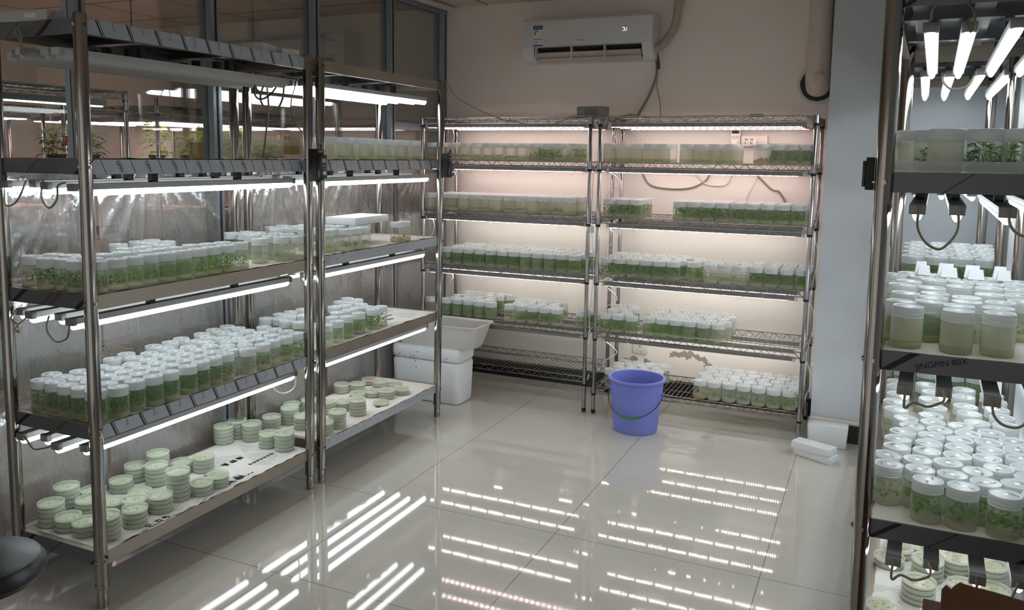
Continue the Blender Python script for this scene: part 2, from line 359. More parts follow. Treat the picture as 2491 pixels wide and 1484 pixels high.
def slash(b,o,ex,ey,h,w,lean,m=1):
    """one slanted ink stroke printed on a lip: from (0,0) to (lean,-h)"""
    o,ex,ey=Vector(o),Vector(ex),Vector(ey)
    b.add([tuple(o+ex*x+ey*y) for x,y in ((0,0),(w,0),(w+lean,-h),(lean,-h))],[(0,3,2,1)],m)

# ------------------------------------------------------------------ stainless racks
LIP=.044
def steel_rack(label,x0,x1,y0,y1,zs,lean,ky,marks,group='stainless shelving racks'):
    """marks: per shelf (film on the long lip?, mark style); posts r .0195"""
    root=thing('steel_rack',label,'rack',(x1,y0,0),group)
    sh=lambda x,y,z:(x+lean*(z-.9)+ky*(y-y0),y,z)
    def fin(b,nm,mats,par,**k): b.shear(sh); return b.build(nm,mats,par,**k)
    for (px,py,sx,sy) in ((x0,y0,-1,-1),(x1,y0,1,-1),(x0,y1,-1,1),(x1,y1,1,1)):
        b=MB(); b.lathe([(.0195,.075),(.0195,1.792),(.018,1.798),(.014,1.80)],18,0,(px,py,0)); post=fin(b,'post',M['steel'],root)
        b=MB(); b.lathe([(.0165,0),(.0165,.05),(.0155,.055),(.0155,.062),(.021,.066),(.021,.078)],16,0,(px,py,0)); fin(b,'foot',M['steel'],post)
        for z in zs:
            b=MB(); zz=z-.022; d=.0195
            b.cyl((px+sx*d*.9,py,zz),(px+sx*(d+.002),py,zz),.0062,10,0); b.cyl((px+sx*(d+.002),py,zz),(px+sx*(d+.0045),py,zz),.0035,6,0)
            b.cyl((px,py+sy*d*.9,zz),(px,py+sy*(d+.0025),zz),.0058,10,0); fin(b,'bolt',M['steel'],post)
    for k,z in enumerate(zs):
        film,style,endstyle=marks[k]
        b=MB(); zb=z-LIP
        b.box(x0-.012,x1-.002,y0+.002,y1-.002,z-.002,z); b.box(x0-.012,x1-.002,y0+.002,y1-.002,z-.004,z-.002,2)                      # tray
        mf=1 if film else 0
        b.box(x1-.002,x1,y0,y1,zb,z,mf); b.box(x0-.014,x0-.012,y0,y1,zb,z,0)
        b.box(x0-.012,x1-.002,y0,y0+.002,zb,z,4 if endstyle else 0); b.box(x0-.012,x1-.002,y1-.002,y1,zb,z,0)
        b.box(x1-.02,x1-.002,y0+.01,y1-.01,zb,zb+.002); b.box(x0-.012,x0+.006,y0+.01,y1-.01,zb,zb+.002)
        for q in (.3,.68):                                                   # stiffening channels underneath
            yy=y0+(y1-y0)*q; b.box(x0,x1-.02,yy-.02,yy+.02,z-.03,z-.004,2)
        for q in (.14,.5,.84):
            xx=x0+(x1-x0)*q; b.box(xx-.022,xx+.022,y0+.002,y1-.002,z-.016,z-.004,2)
        X=x1+.0005; L=y1-y0
        if style in ('double','single','fine'):
            n={'double':9,'single':9,'fine':9}[style]
            for i in range(n):
                yy=y0+.05+i*(L-.06)/n
                if style=='double':
                    slash(b,(X,yy,z),(0,1,0),(0,0,1),LIP,.006,.02,3); slash(b,(X,yy+.010,z),(0,1,0),(0,0,1),LIP,.0025,.02,3)
                    slash(b,(X,yy+.058,z),(0,1,0),(0,0,1),LIP*.35,.0016,.006,3)
                elif style=='single': slash(b,(X,yy,z),(0,1,0),(0,0,1),LIP,.0022,.02,3)
                else: slash(b,(X,yy,z),(0,1,0),(0,0,1),LIP*.4,.0016,.006,3)
        if endstyle:
            W=x1-x0; Y=y0-.0005
            for q,w in {'a':((.16,.0022),(.5,.014)),'b':((.06,.014),(.42,.002),(.8,.014)),'c':((.03,.012),(.9,.004)),'d':((.32,.002),(.86,.012),(.93,.004)),'e':((.045,.013),),'f':((.03,.010),(.38,.002),(.86,.014),(.92,.004))}[endstyle]:
                o=Vector((x0+W*q,Y,z-LIP)); b.add([tuple(o),tuple(o+Vector((w*1.6,0,0))),tuple(o+Vector((.06+w*1.6,0,LIP))),tuple(o+Vector((.06,0,LIP)))],[(0,1,2,3)],3)
        shelf=fin(b,'shelf',[M['shelf'],M['lipfilm'],M['under'],M['ink_black'],M['lipfilm_shaded']],root,smooth=False)
        def ptxt(*a):
            t=MB(); put_text(t,*a); t.shear(sh); t.build('printed_lettering',[M['ink_black'],M['ink_red']],shelf,smooth=False)
        if style in ('double','single','fine'):
            for i in range(9):
                yy=y0+.05+i*(L-.06)/9+.066
                if yy>y1-.05: continue
                if style=='single': ptxt('GPIN',.0175,(X+.0006,yy-.012,z-.006),(0,1,0),(0,0,1),-1.05)
                else: ptxt('JI',.011,(X+.0006,yy-.006,z-.020),(0,1,0),(0,0,1),-1.2)
        if endstyle in ('a','c','b') and k in (0,2,3): ptxt('JINGPIN 80',.019,(x0+(x1-x0)*.55,y0-.0012,z-.040),(1,0,0),(0,0,1),.62,1)
        if endstyle=='e': ptxt('JINGPIN 80X',.019,(x0+(x1-x0)*.25,y0-.0012,z-.036),(1,0,0),(0,0,1),.24)
    return root
ZA=[1.787,1.385,.981,.578,.1735]; ZB=[1.789,1.385,.984,.580,.1797]
XF,XR,YA0,YA1,YB0,YB1=-2.1175,-2.5,1.6697,2.6898,2.7668,3.7798
steel_rack('near left stainless rack with unlit top lamps and dishes on the bottom shelf',XR,XF,YA0,YA1,ZA,.0134,0,[(1,'double','a'),(1,'single','d'),(0,'','b'),(1,'double','c'),(0,'','f')])
steel_rack('far left stainless rack ending beside the white foam box',XR,XF,YB0,YB1,ZB,.0134,0,[(0,'',''),(1,'double',''),(1,'fine',''),(0,'',''),(1,'fine','')])
XE0,XE1,YE0,YE1=.0044,.365,2.0226,3.06
steel_rack('near right stainless rack cut by the picture edge with culture jars',XE0,XE1,YE0,YE1,ZA,-.004,.05,[(0,'','f'),(0,'','d'),(0,'','e'),(0,'','f'),(0,'','d')])
XG0,XG1,YG0,YG1=.040,.375,3.16,4.20
steel_rack('far right stainless rack standing behind the near right rack',XG0,XG1,YG0,YG1,ZA,-.004,.04,[(0,'','')]*5)

# ------------------------------------------------------------------ tube lights under the steel shelves
def tube_proto(lit):
    """batten lamp 1 m long running along y, top at z 0"""
    root=thing('tube_light','','lamp')
    b=MB(); w=.016; L=1.0
    b.rings([[(-w,y,0),(-w,y,-.014),(-w+.002,y,-.018),(w-.002,y,-.018),(w,y,-.014),(w,y,0)] for y in (0,L)],0); b.build('housing',M['lamp_housing'],root,smooth=False)
    b=MB(); prof=[(-.001,.30),(.002,.72),(.008,.94),(.016,1.0),(L-.016,1.0),(L-.008,.94),(L-.002,.72),(L+.001,.30)]
    b.rings([[(.0105*q*math.cos(PI+PI*i/10),y,-.018+.0195*q*math.sin(PI+PI*i/10)) for i in range(11)]+[(.0105*q,y,-.0175),(-.0105*q,y,-.0175)] for y,q in prof],0)
    b.build('diffuser',M['tube_glow'] if lit else M['tube_unlit'],root)
    for y0,y1 in ((-.006,.012),(L-.012,L+.006)):
        b=MB(); b.rbox(-.0168,.0168,y0,y1,-.0215,.0006,.003); b.build('end_cap',M['bar_grey'] if lit else M['lamp_housing'],root)
    for y in (.30,.69):
        b=MB(); b.box(-.010,.010,y-.012,y+.012,-.002,.036); b.build('mount_clip',M['rubber_black'],root,smooth=False)
    return root
def dup(root,loc,rotz=0,label=None,group=None):
    r=root.copy(); COL.objects.link(r); r.location=loc; r.rotation_euler=(0,0,rotz)
    if label: r['label']=label
    if group: r['group']=group
    for ch in list(root.children):
        c=ch.copy(); COL.objects.link(c); c.parent=r
        for g in ch.children:
            d=g.copy(); COL.objects.link(d); d.parent=c
    return r
P_lit=tube_proto(True); P_off=tube_proto(False); used={P_lit:False,P_off:False}
def place(p,loc,rotz,label,group):
    if not used.get(p,False):
        used[p]=True; p.location=loc; p.rotation_euler=(0,0,rotz); p['label']=label; p['group']=group; return p
    return dup(p,loc,rotz,label,group)
SHN=['top','second','middle','fourth','bottom']
POSN=['aisle-side','second from the aisle','third from the aisle','glass-side']
for rk,zs,y0,nm in (('A',ZA,YA0,'near left'),('B',ZB,YB0,'far left')):
    for k in range(4):
        for i,x in enumerate((-2.20,-2.285,-2.37,-2.455)):
            lit=not(rk=='A' and k==0); dx=.0134*(zs[k]-.9); dz=(-.004,.0,.003,.001)[i]
            place(P_lit if lit else P_off,(x+dx+RND.uniform(-.004,.004),y0+.006+(-.02,.01,-.012,.014)[(i+k)%4],zs[k]-(.078 if k==0 else .070)+dz),0,
              '%s white tube light, %s, under %s shelf, %s rack'%('lit' if lit else 'unlit',POSN[i],SHN[k],nm),'tube lights on the steel racks')
for rk,x0,y0,ky,nm in (('E',XE0,YE0,.05,'near right'),('G',XG0,YG0,.04,'far right')):
    for k in range(4):
        for i,ox in enumerate((.072,.150,.240,.322)):
            yo=.085 if k==0 else -.03
            if rk=='G': yo=.02
            place(P_lit,(x0+ox-.004*(ZA[k]-.9)+ky*yo,y0+yo+(0,.02,-.012,.01)[i],ZA[k]-.068),-ky,
              'lit white tube light, %s, under %s shelf, %s rack'%(('outermost by the aisle','second from the aisle','third from the aisle','wall-side')[i],SHN[k],nm),'tube lights on the steel racks')

# ------------------------------------------------------------------ chrome wire racks against the back wall
def wire_rack(label,x0,x1,y0,y1,zs,ztop,wires=True,mat='chrome',group='chrome wire shelving racks'):
    root=thing('wire_rack',label,'rack',(x0,y0,0),group)
    for px in (x0,x1):
        for py in (y0,y1):
            b=MB(); b.lathe([(.011,.012),(.011,ztop-.004),(.0095,ztop)],12,0,(px,py,0)); post=b.build('post',M[mat],root)
            b=MB(); b.lathe([(.010,0),(.010,.004),(.0125,.006),(.0125,.022)],10,0,(px,py,0)); b.build('foot',M['rubber_black'],post)
            for z in zs:
                b=MB(); b.lathe([(.0125,z-.007),(.0135,z-.005),(.0135,z+.004),(.0125,z+.006)],12,0,(px,py,0)); b.build('clip_ring',M['rubber_black'],post)
                b=MB(); b.lathe([(.0155,z+.006),(.0135,z+.044)],12,0,(px,py,0)); b.build('corner_sleeve',M[mat],post)
    for z in zs:
        b=MB(); zl,zh=z+.014,z+.044; r=.0028
        for y in (y0,y1):
            b.cyl((x0,y,zl),(x1,y,zl),r,6); b.cyl((x0,y,zh),(x1,y,zh),r,6)
            n=int((x1-x0)/.034); P=[(x0+.015+(x1-x0-.03)*i/n,y,zl if i%2 else zh) for i in range(n+1)]; b.tube(P,.0019,5)
        for x in (x0,x1):
            b.cyl((x,y0,zl),(x,y1,zl),r,6); b.cyl((x,y0,zh),(x,y1,zh),r,6)
            n=int((y1-y0)/.034); b.tube([(x,y0+.015+(y1-y0-.03)*i/n,zl if i%2 else zh) for i in range(n+1)],.0019,5)
        for q in (.3,.7): b.cyl((x0,y0+(y1-y0)*q,zh-.004),(x1,y0+(y1-y0)*q,zh-.004),.0022,5)
        n=int((x1-x0)/.024)
        for i in range(1,n): b.cyl((x0+(x1-x0)*i/n,y0,zh+.001),(x0+(x1-x0)*i/n,y1,zh+.001),.0017,5)
        b.build('wire_shelf',M[mat],root)
    return root
YW,YWR=4.2253,4.6434
XC0,XC1,XD0,XD1=-2.4784,-1.4421,-1.3868,-.3061
ZW=[1.5823,1.3424,1.0459,.7271,.4187,.1102]; ZCB=.1549
wire_rack('chrome wire rack standing in the corner, left of the pair at the back wall',XC0,XC1,YW,YWR,ZW[:5]+[ZCB],1.6164)
wire_rack('chrome wire rack behind the blue bucket, right of the pair at the back wall',XD0,XD1,YW,YWR,ZW,1.6164)
def bar_proto(lit,L,pat):
    root=thing('led_bar','','lamp'); h=.020; w=.013
    b=MB(); b.rings([[(x,-w,0),(x,-w,-h+.003),(x,-w+.003,-h),(x,w-.003,-h),(x,w,-h+.003),(x,w,0)] for x in (0,L)],0); b.build('housing',M['bar_grey'],root,smooth=False)
    b=MB(); n=int((L-.03)/.0125); s=.0036 if len(pat)==3 else .0029
    for i in range(n):
        x=.016+i*.0125; m=1 if i%len(pat) in [q for q,c in enumerate(pat) if c=='r'] else 0
        for y in ((-.0075,.0075) if len(pat)==3 else (0,)): b.box(x-s,x+s,y-s,y+s,-h-.0016,-h-.0001,m if lit else 2)
    b.build('led_strip',[M['led_white' if len(pat)==3 else 'led_row'],M['led_red'],M['lid']],root,smooth=False)
    for x0,x1 in ((-.006,.008),(L-.008,L+.006)):
        b=MB(); b.box(x0,x1,-w-.001,w+.001,-h-.0015,.0006); b.build('end_cap',M['lamp_cap'],root,smooth=False)
    for x in (.14,L-.16):
        b=MB(); b.tube([(x,-w-.001,.012),(x,-w-.0015,-h*.5),(x,-w*.5,-h-.003),(x,w*.5,-h-.003),(x,w+.0015,-h*.5),(x,w+.001,.012)],.0013,5)
        b.tube(smooth_path([(x,-w-.001,-h-.002),(x+.004,-w-.004,-h-.018),(x+.009,-w-.002,-h-.03)],3),.0012,4); b.build('cable_tie',M['white_cable'],root)
    return root
B_on=bar_proto(True,1.0,'wwwwrwwww'); B_pink=bar_proto(True,1.0,'wrw'); B_off=bar_proto(False,1.0,'w')
for rk,x0,x1,nm in (('C',XC0,XC1,'left'),('D',XD0,XD1,'right')):
    for k in range(5):
        for i,y in enumerate((YW+.03,(YW+YWR)/2-.005,YWR-.035)):
            lit=not(rk=='C' and k==4)
            place((B_pink if k<2 else B_on) if lit else B_off,(x0+(x1-x0-1.0)/2+RND.uniform(-.012,.012),y+RND.uniform(-.006,.006),ZW[k]+.010),0,
              '%s grow light bar, %s, under %s shelf of %s wire rack'%('glowing' if lit else 'unlit',('front','middle','wall-side')[i],ordw(k) if k else 'top',nm),'grow light bars on the wire racks')
# ------------------------------------------------------------------ newspapers and liners on the shelves
def paper(label,cat,x0,x1,y0,y1,z,mat,seed,rag=True,heads=(),name='newspaper_sheet',over=.006):
    rn=random.Random(seed); b=MB(); nx,ny=10,40; vs=[]; z=z+.0006
    e=[rn.uniform(-.004,.004) for _ in range(ny+1)]
    for j in range(ny+1):
        for i in range(nx+1):
            x=x0+(x1-x0)*i/nx; y=y0+(y1-y0)*j/ny; h=.0
            if i==nx: x+=over+e[j]; h=.0012+abs(e[j])*.8 if rag else 0
            if i==0: x-=e[j]*.5
            vs.append((x,y,z+h+.0004*math.sin(j*.9+i)))
    n=(nx+1)*(ny+1); F=[(j*(nx+1)+i,j*(nx+1)+i+1,(j+1)*(nx+1)+i+1,(j+1)*(nx+1)+i) for j in range(ny) for i in range(nx)]
    b.add(vs,F); b.add([(a,c,d-.0005) for a,c,d in vs],[q[::-1] for q in F])
    for hx,hy,cnt,sz in heads:                                   # bold headline characters: clusters of strokes
        for c in range(cnt):
            cy=hy+c*sz*1.15
            for q in range(3):
                o=rn.uniform(.05,.7)*sz; b.box(hx+o,hx+o+sz*.13,cy+.06*sz,cy+sz*.9,z+.0009,z+.0011,1)
                o=rn.uniform(.05,.8)*sz; b.box(hx+.05*sz,hx+sz*.9,cy+o,cy+o+sz*.12,z+.0009,z+.0011,1)
    o=b.build(name,[mat,M['ink_black']],None,base=((x0+x1)/2,(y0+y1)/2,z),angle=60); tag(o,label,cat,'paper lining the shelves'); return o
XI,XO=XR-.004,XF-.004
for rk,zs,y0,y1,nm in (('A',ZA,YA0,YA1,'near left'),('B',ZB,YB0,YB1,'far left')):
    for k in (1,2,3,4):
        dx=.0134*(zs[k]-.9); hd=[]
        if (rk,k)==('A',4): hd=[(-2.33,2.38,3,.035),(-2.24,2.44,7,.018),(-2.20,2.24,2,.05),(-2.17,2.28,6,.016),(-2.31,2.20,3,.03),(-2.26,1.98,3,.03)]
        if (rk,k)==('B',3): hd=[(-2.3,3.5,4,.02),(-2.25,3.45,2,.03)]
        if (rk,k)==('B',4): hd=[(-2.2,3.28,2,.03)]
        fresh=(rk,k) in (('A',4),('B',3))
        paper('%s spread on the %s shelf of the %s steel rack'%('printed newspaper sheet' if fresh else 'ragged-edged paper liner',SHN[k],nm),'newspaper' if fresh else 'paper liner',
              XI+dx,XO+dx,y0+.022,y1-.022,zs[k],M['news'] if fresh else M['liner_paper'],k*3+(rk=='B'),heads=hd,name='newspaper_sheet' if fresh else 'liner_sheet')
p_=paper('second newspaper sheet lapping over the front of the bottom shelf, near left steel rack','newspaper',-2.27,XO-.012,1.75,2.2,ZA[4]+.0016,M['news'],40,heads=[(-2.16,1.86,3,.03)],over=.002)
for k,hd in ((2,[]),(3,[]),(4,[(.11,2.16,5,.022),(.13,2.34,2,.03),(.2,2.5,4,.02)])):
    o=paper('paper on the %s shelf of the near right steel rack'%SHN[k] if k<4 else 'printed newspaper sheet under the dish stacks, bottom shelf, near right steel rack','newspaper' if k==4 else 'paper liner',
          XE0+.02,XE1-.016,YE0+.004,YE1-.03,ZA[k],M['news'] if k==4 else M['liner_paper'],60+k,rag=False,heads=hd,over=0,name='newspaper_sheet' if k==4 else 'liner_sheet')
    for v in o.data.vertices: v.co.x+=.05*(v.co.y+(YE1-YE0)/2)
b=MB(); b.box(XE0+.02,XE1-.02,YE0+.006,YE0+.24,ZA[1]+.0004,ZA[1]+.0016); b.box(XE0+.02,XE1-.02,YE0+.006,YE0+.0075,ZA[1]+.0016,ZA[1]+.026)
o=b.build('liner_sheet',M['liner'],smooth=False,base=(.2,YE0+.1,ZA[1])); tag(o,'clear plastic liner with upturned edge on second shelf of near right steel rack','paper liner','paper lining the shelves')

# ------------------------------------------------------------------ culture jars: body, lid, gel, plantlets
JB=[(.0300,.0004),(.0328,.0016),(.0338,.005),(.0340,.012),(.0340,.064),(.0332,.0675),(.0318,.069),(.0318,.0735)]
def jar_body(n): b=MB(); b.lathe(JB,n,0,c1=False); return b
def jar_lid(n,seed):
    rn=random.Random(seed); b=MB()
    b.lathe([(.0318,.0700),(.0342,.0700),(.0344,.0722),(.0333,.0730),(.0333,.0770),(.0338,.0776),(.0338,.0800),(.0332,.0806),(.0332,.0840),(.0338,.0846),(.0338,.0930),(.0330,.0955),(.0315,.0962),(.0300,.0957),(.0290,.0945)],n,0,c0=False,c1=False)
    b.lathe([(.0290,.0945),(.0288,.0945),(.001,.0945)],n,1,c0=False)
    b.lathe([(.0060,.0946),(.0056,.0952),(.0048,.0954)],max(8,n//2),2,c0=False)
    for g in range(2 if n>16 else 1):                            # pen scribbles on the lid
        a=rn.uniform(0,6.28); cx,cy=.017*math.cos(a),.017*math.sin(a); t=rn.uniform(0,3.14)
        for q in range(5 if n>16 else 3):
            u=(q-2)*.0042; ang=rn.uniform(-1.2,1.2); L=rn.uniform(.0025,.0045); w=.0006
            x=cx+u*math.cos(t); y=cy+u*math.sin(t); dx,dy=L*math.cos(t+1.57+ang),L*math.sin(t+1.57+ang); nx,ny=-dy/L*w,dx/L*w
            b.add([(x-dx-nx,y-dy-ny,.0949),(x+dx-nx,y+dy-ny,.0949),(x+dx+nx,y+dy+ny,.0949),(x-dx+nx,y-dy+ny,.0949)],[(0,1,2,3)],3)
    return b
def jar_gel(n): b=MB(); b.lathe([(.0315,.0016),(.0330,.004),(.0332,.0165),(.0322,.0175),(.001,.0172)],n,0,c1=False); return b
def add_leaf(b,p,d,L,w,rn,m):
    d=Vector(d).normalized(); s=d.cross(Vector((0,0,1))); s=s.normalized() if s.length>.05 else Vector((1,0,0)); up=s.cross(d)
    p=Vector(p); q=p+d*L*.55+up*L*.10; tip=p+d*L-up*L*.12
    def cl(v):
        r=math.hypot(v.x,v.y)
        if r>.0325: v=Vector((v.x*.0325/r,v.y*.0325/r,v.z))
        v.z=min(max(v.z,.0165),.0685); return tuple(v)
    b.add([cl(p),cl(q+s*w),cl(tip),cl(q-s*w),cl(q-up*w*.35)],[(0,4,1),(0,3,4),(4,2,1),(4,3,2)],m)
def foliage(kind,seed):
    rn=random.Random(seed); b=MB()
    n,hmin,hmax,L,w={'dense':(135,.018,.066,.012,.0042),'leafy':(60,.022,.064,.017,.0075),'bushy':(72,.018,.050,.013,.0052),'sprout':(9,.018,.030,.008,.003),'tiny':(8,.017,.021,.005,.0022),'moss':(26,.018,.040,.009,.003),'haze':(5,.017,.021,.005,.0022)}[kind]
    if kind in ('sprout','tiny','haze'):
        for i in range(n):
            a=rn.uniform(0,6.28); r=.027*math.sqrt(rn.random()); x,y=r*math.cos(a),r*math.sin(a); h=rn.uniform(hmin,hmax)
            b.tube([(x,y,.016),(x+rn.uniform(-.003,.003),y+rn.uniform(-.003,.003),h)],.0006,4,2)
            for q in range(4):
                t=rn.uniform(0,6.28); add_leaf(b,(x,y,h-rn.random()*.006),(math.cos(t),math.sin(t),rn.uniform(.1,1)),L*rn.uniform(.7,1.3),w,rn,rn.choice((0,1)))
    else:
        for i in range(10 if kind!='dense' else 16):
            a=rn.uniform(0,6.28); r=.028*math.sqrt(rn.random()); b.tube([(r*math.cos(a),r*math.sin(a),.016),(r*math.cos(a+.3),r*math.sin(a+.3),rn.uniform(hmin+.012,hmax-.004))],.0007,4,2)
        for i in range(n):
            a=rn.uniform(0,6.28); r=.031*math.sqrt(rn.uniform(.12,1)); z=rn.uniform(hmin,hmax); t=a+rn.uniform(-1.6,1.6)
            add_leaf(b,(r*math.cos(a),r*math.sin(a),z),(math.cos(t),math.sin(t),rn.uniform(-.5,.8)),L*rn.uniform(.7,1.3),w*rn.uniform(.7,1.2),rn,rn.choice((0,0,1)))
    if kind=='haze': b.lathe([(.0322,.0178),(.0326,.020),(.0326,.066),(.031,.068)],20,4,c0=False,c1=False)
    if kind=='moss': b.lathe([(.0326,.018),(.0328,.024),(.0322,.046),(.028,.056),(.001,.060)],20,3,c0=False)
    return b
KIND={ # kind: (foliage, leaf materials, gel, words)
 'dense':('dense',('leaf_dark','leaf_mid'),'agar_green','dark leafy'),
 'green':('dense',('leaf_mid','leaf_bright'),'agar_green','bright green'),
 'leafy':('leafy',('leaf_dark','leaf_mid'),'agar_green','broad-leaved'),
 'bushy':('bushy',('leaf_mid','leaf_dark'),'agar_clear','half-filled bushy'),
 'moss':('moss',('leaf_mid','leaf_bright'),'agar_green','hazy moss-green'),
 'haze':('haze',('leaf_olive','leaf_mid'),'agar_green','milky pale'),
 'sprout':('sprout',('leaf_dark','leaf_mid'),'agar_clear','sparsely sprouted'),
 'cream':('sprout',('leaf_olive','leaf_dark'),'agar_cream','cream-gelled'),
 'tiny':('tiny',('leaf_olive','leaf_mid'),'agar_clear','nearly empty')}
NS=24; BODY=jar_body(NS).mesh('jar_body',M['jar']); LIDMB=[jar_lid(NS,s) for s in range(5)]
LIDM=[M['lid'],M['liddisc'],M['lid_vent'],M['ink_black']]; LIDS=[l.mesh('lid',LIDM) for l in LIDMB]
GEL={g:jar_gel(NS).mesh('growth_gel',M[g]) for g in ('agar_green','agar_clear','agar_cream')}
FOL={k:[foliage(v[0],i*7+len(k)).mesh('plantlet',[M[v[1][0]],M[v[1][1]],M['leaf_mid'],M['moss'],M['haze']],angle=50) for i in range(3)] for k,v in KIND.items()}
jars=[]   # (x,y,z,kind,xy scale,rack,shelf index,row,order key,front?)
def J(x,y,z,kind,s,rk,sh): jars.append(dict(x=x,y=y,z=z,kind=kind,s=s,rk=rk,sh=sh))
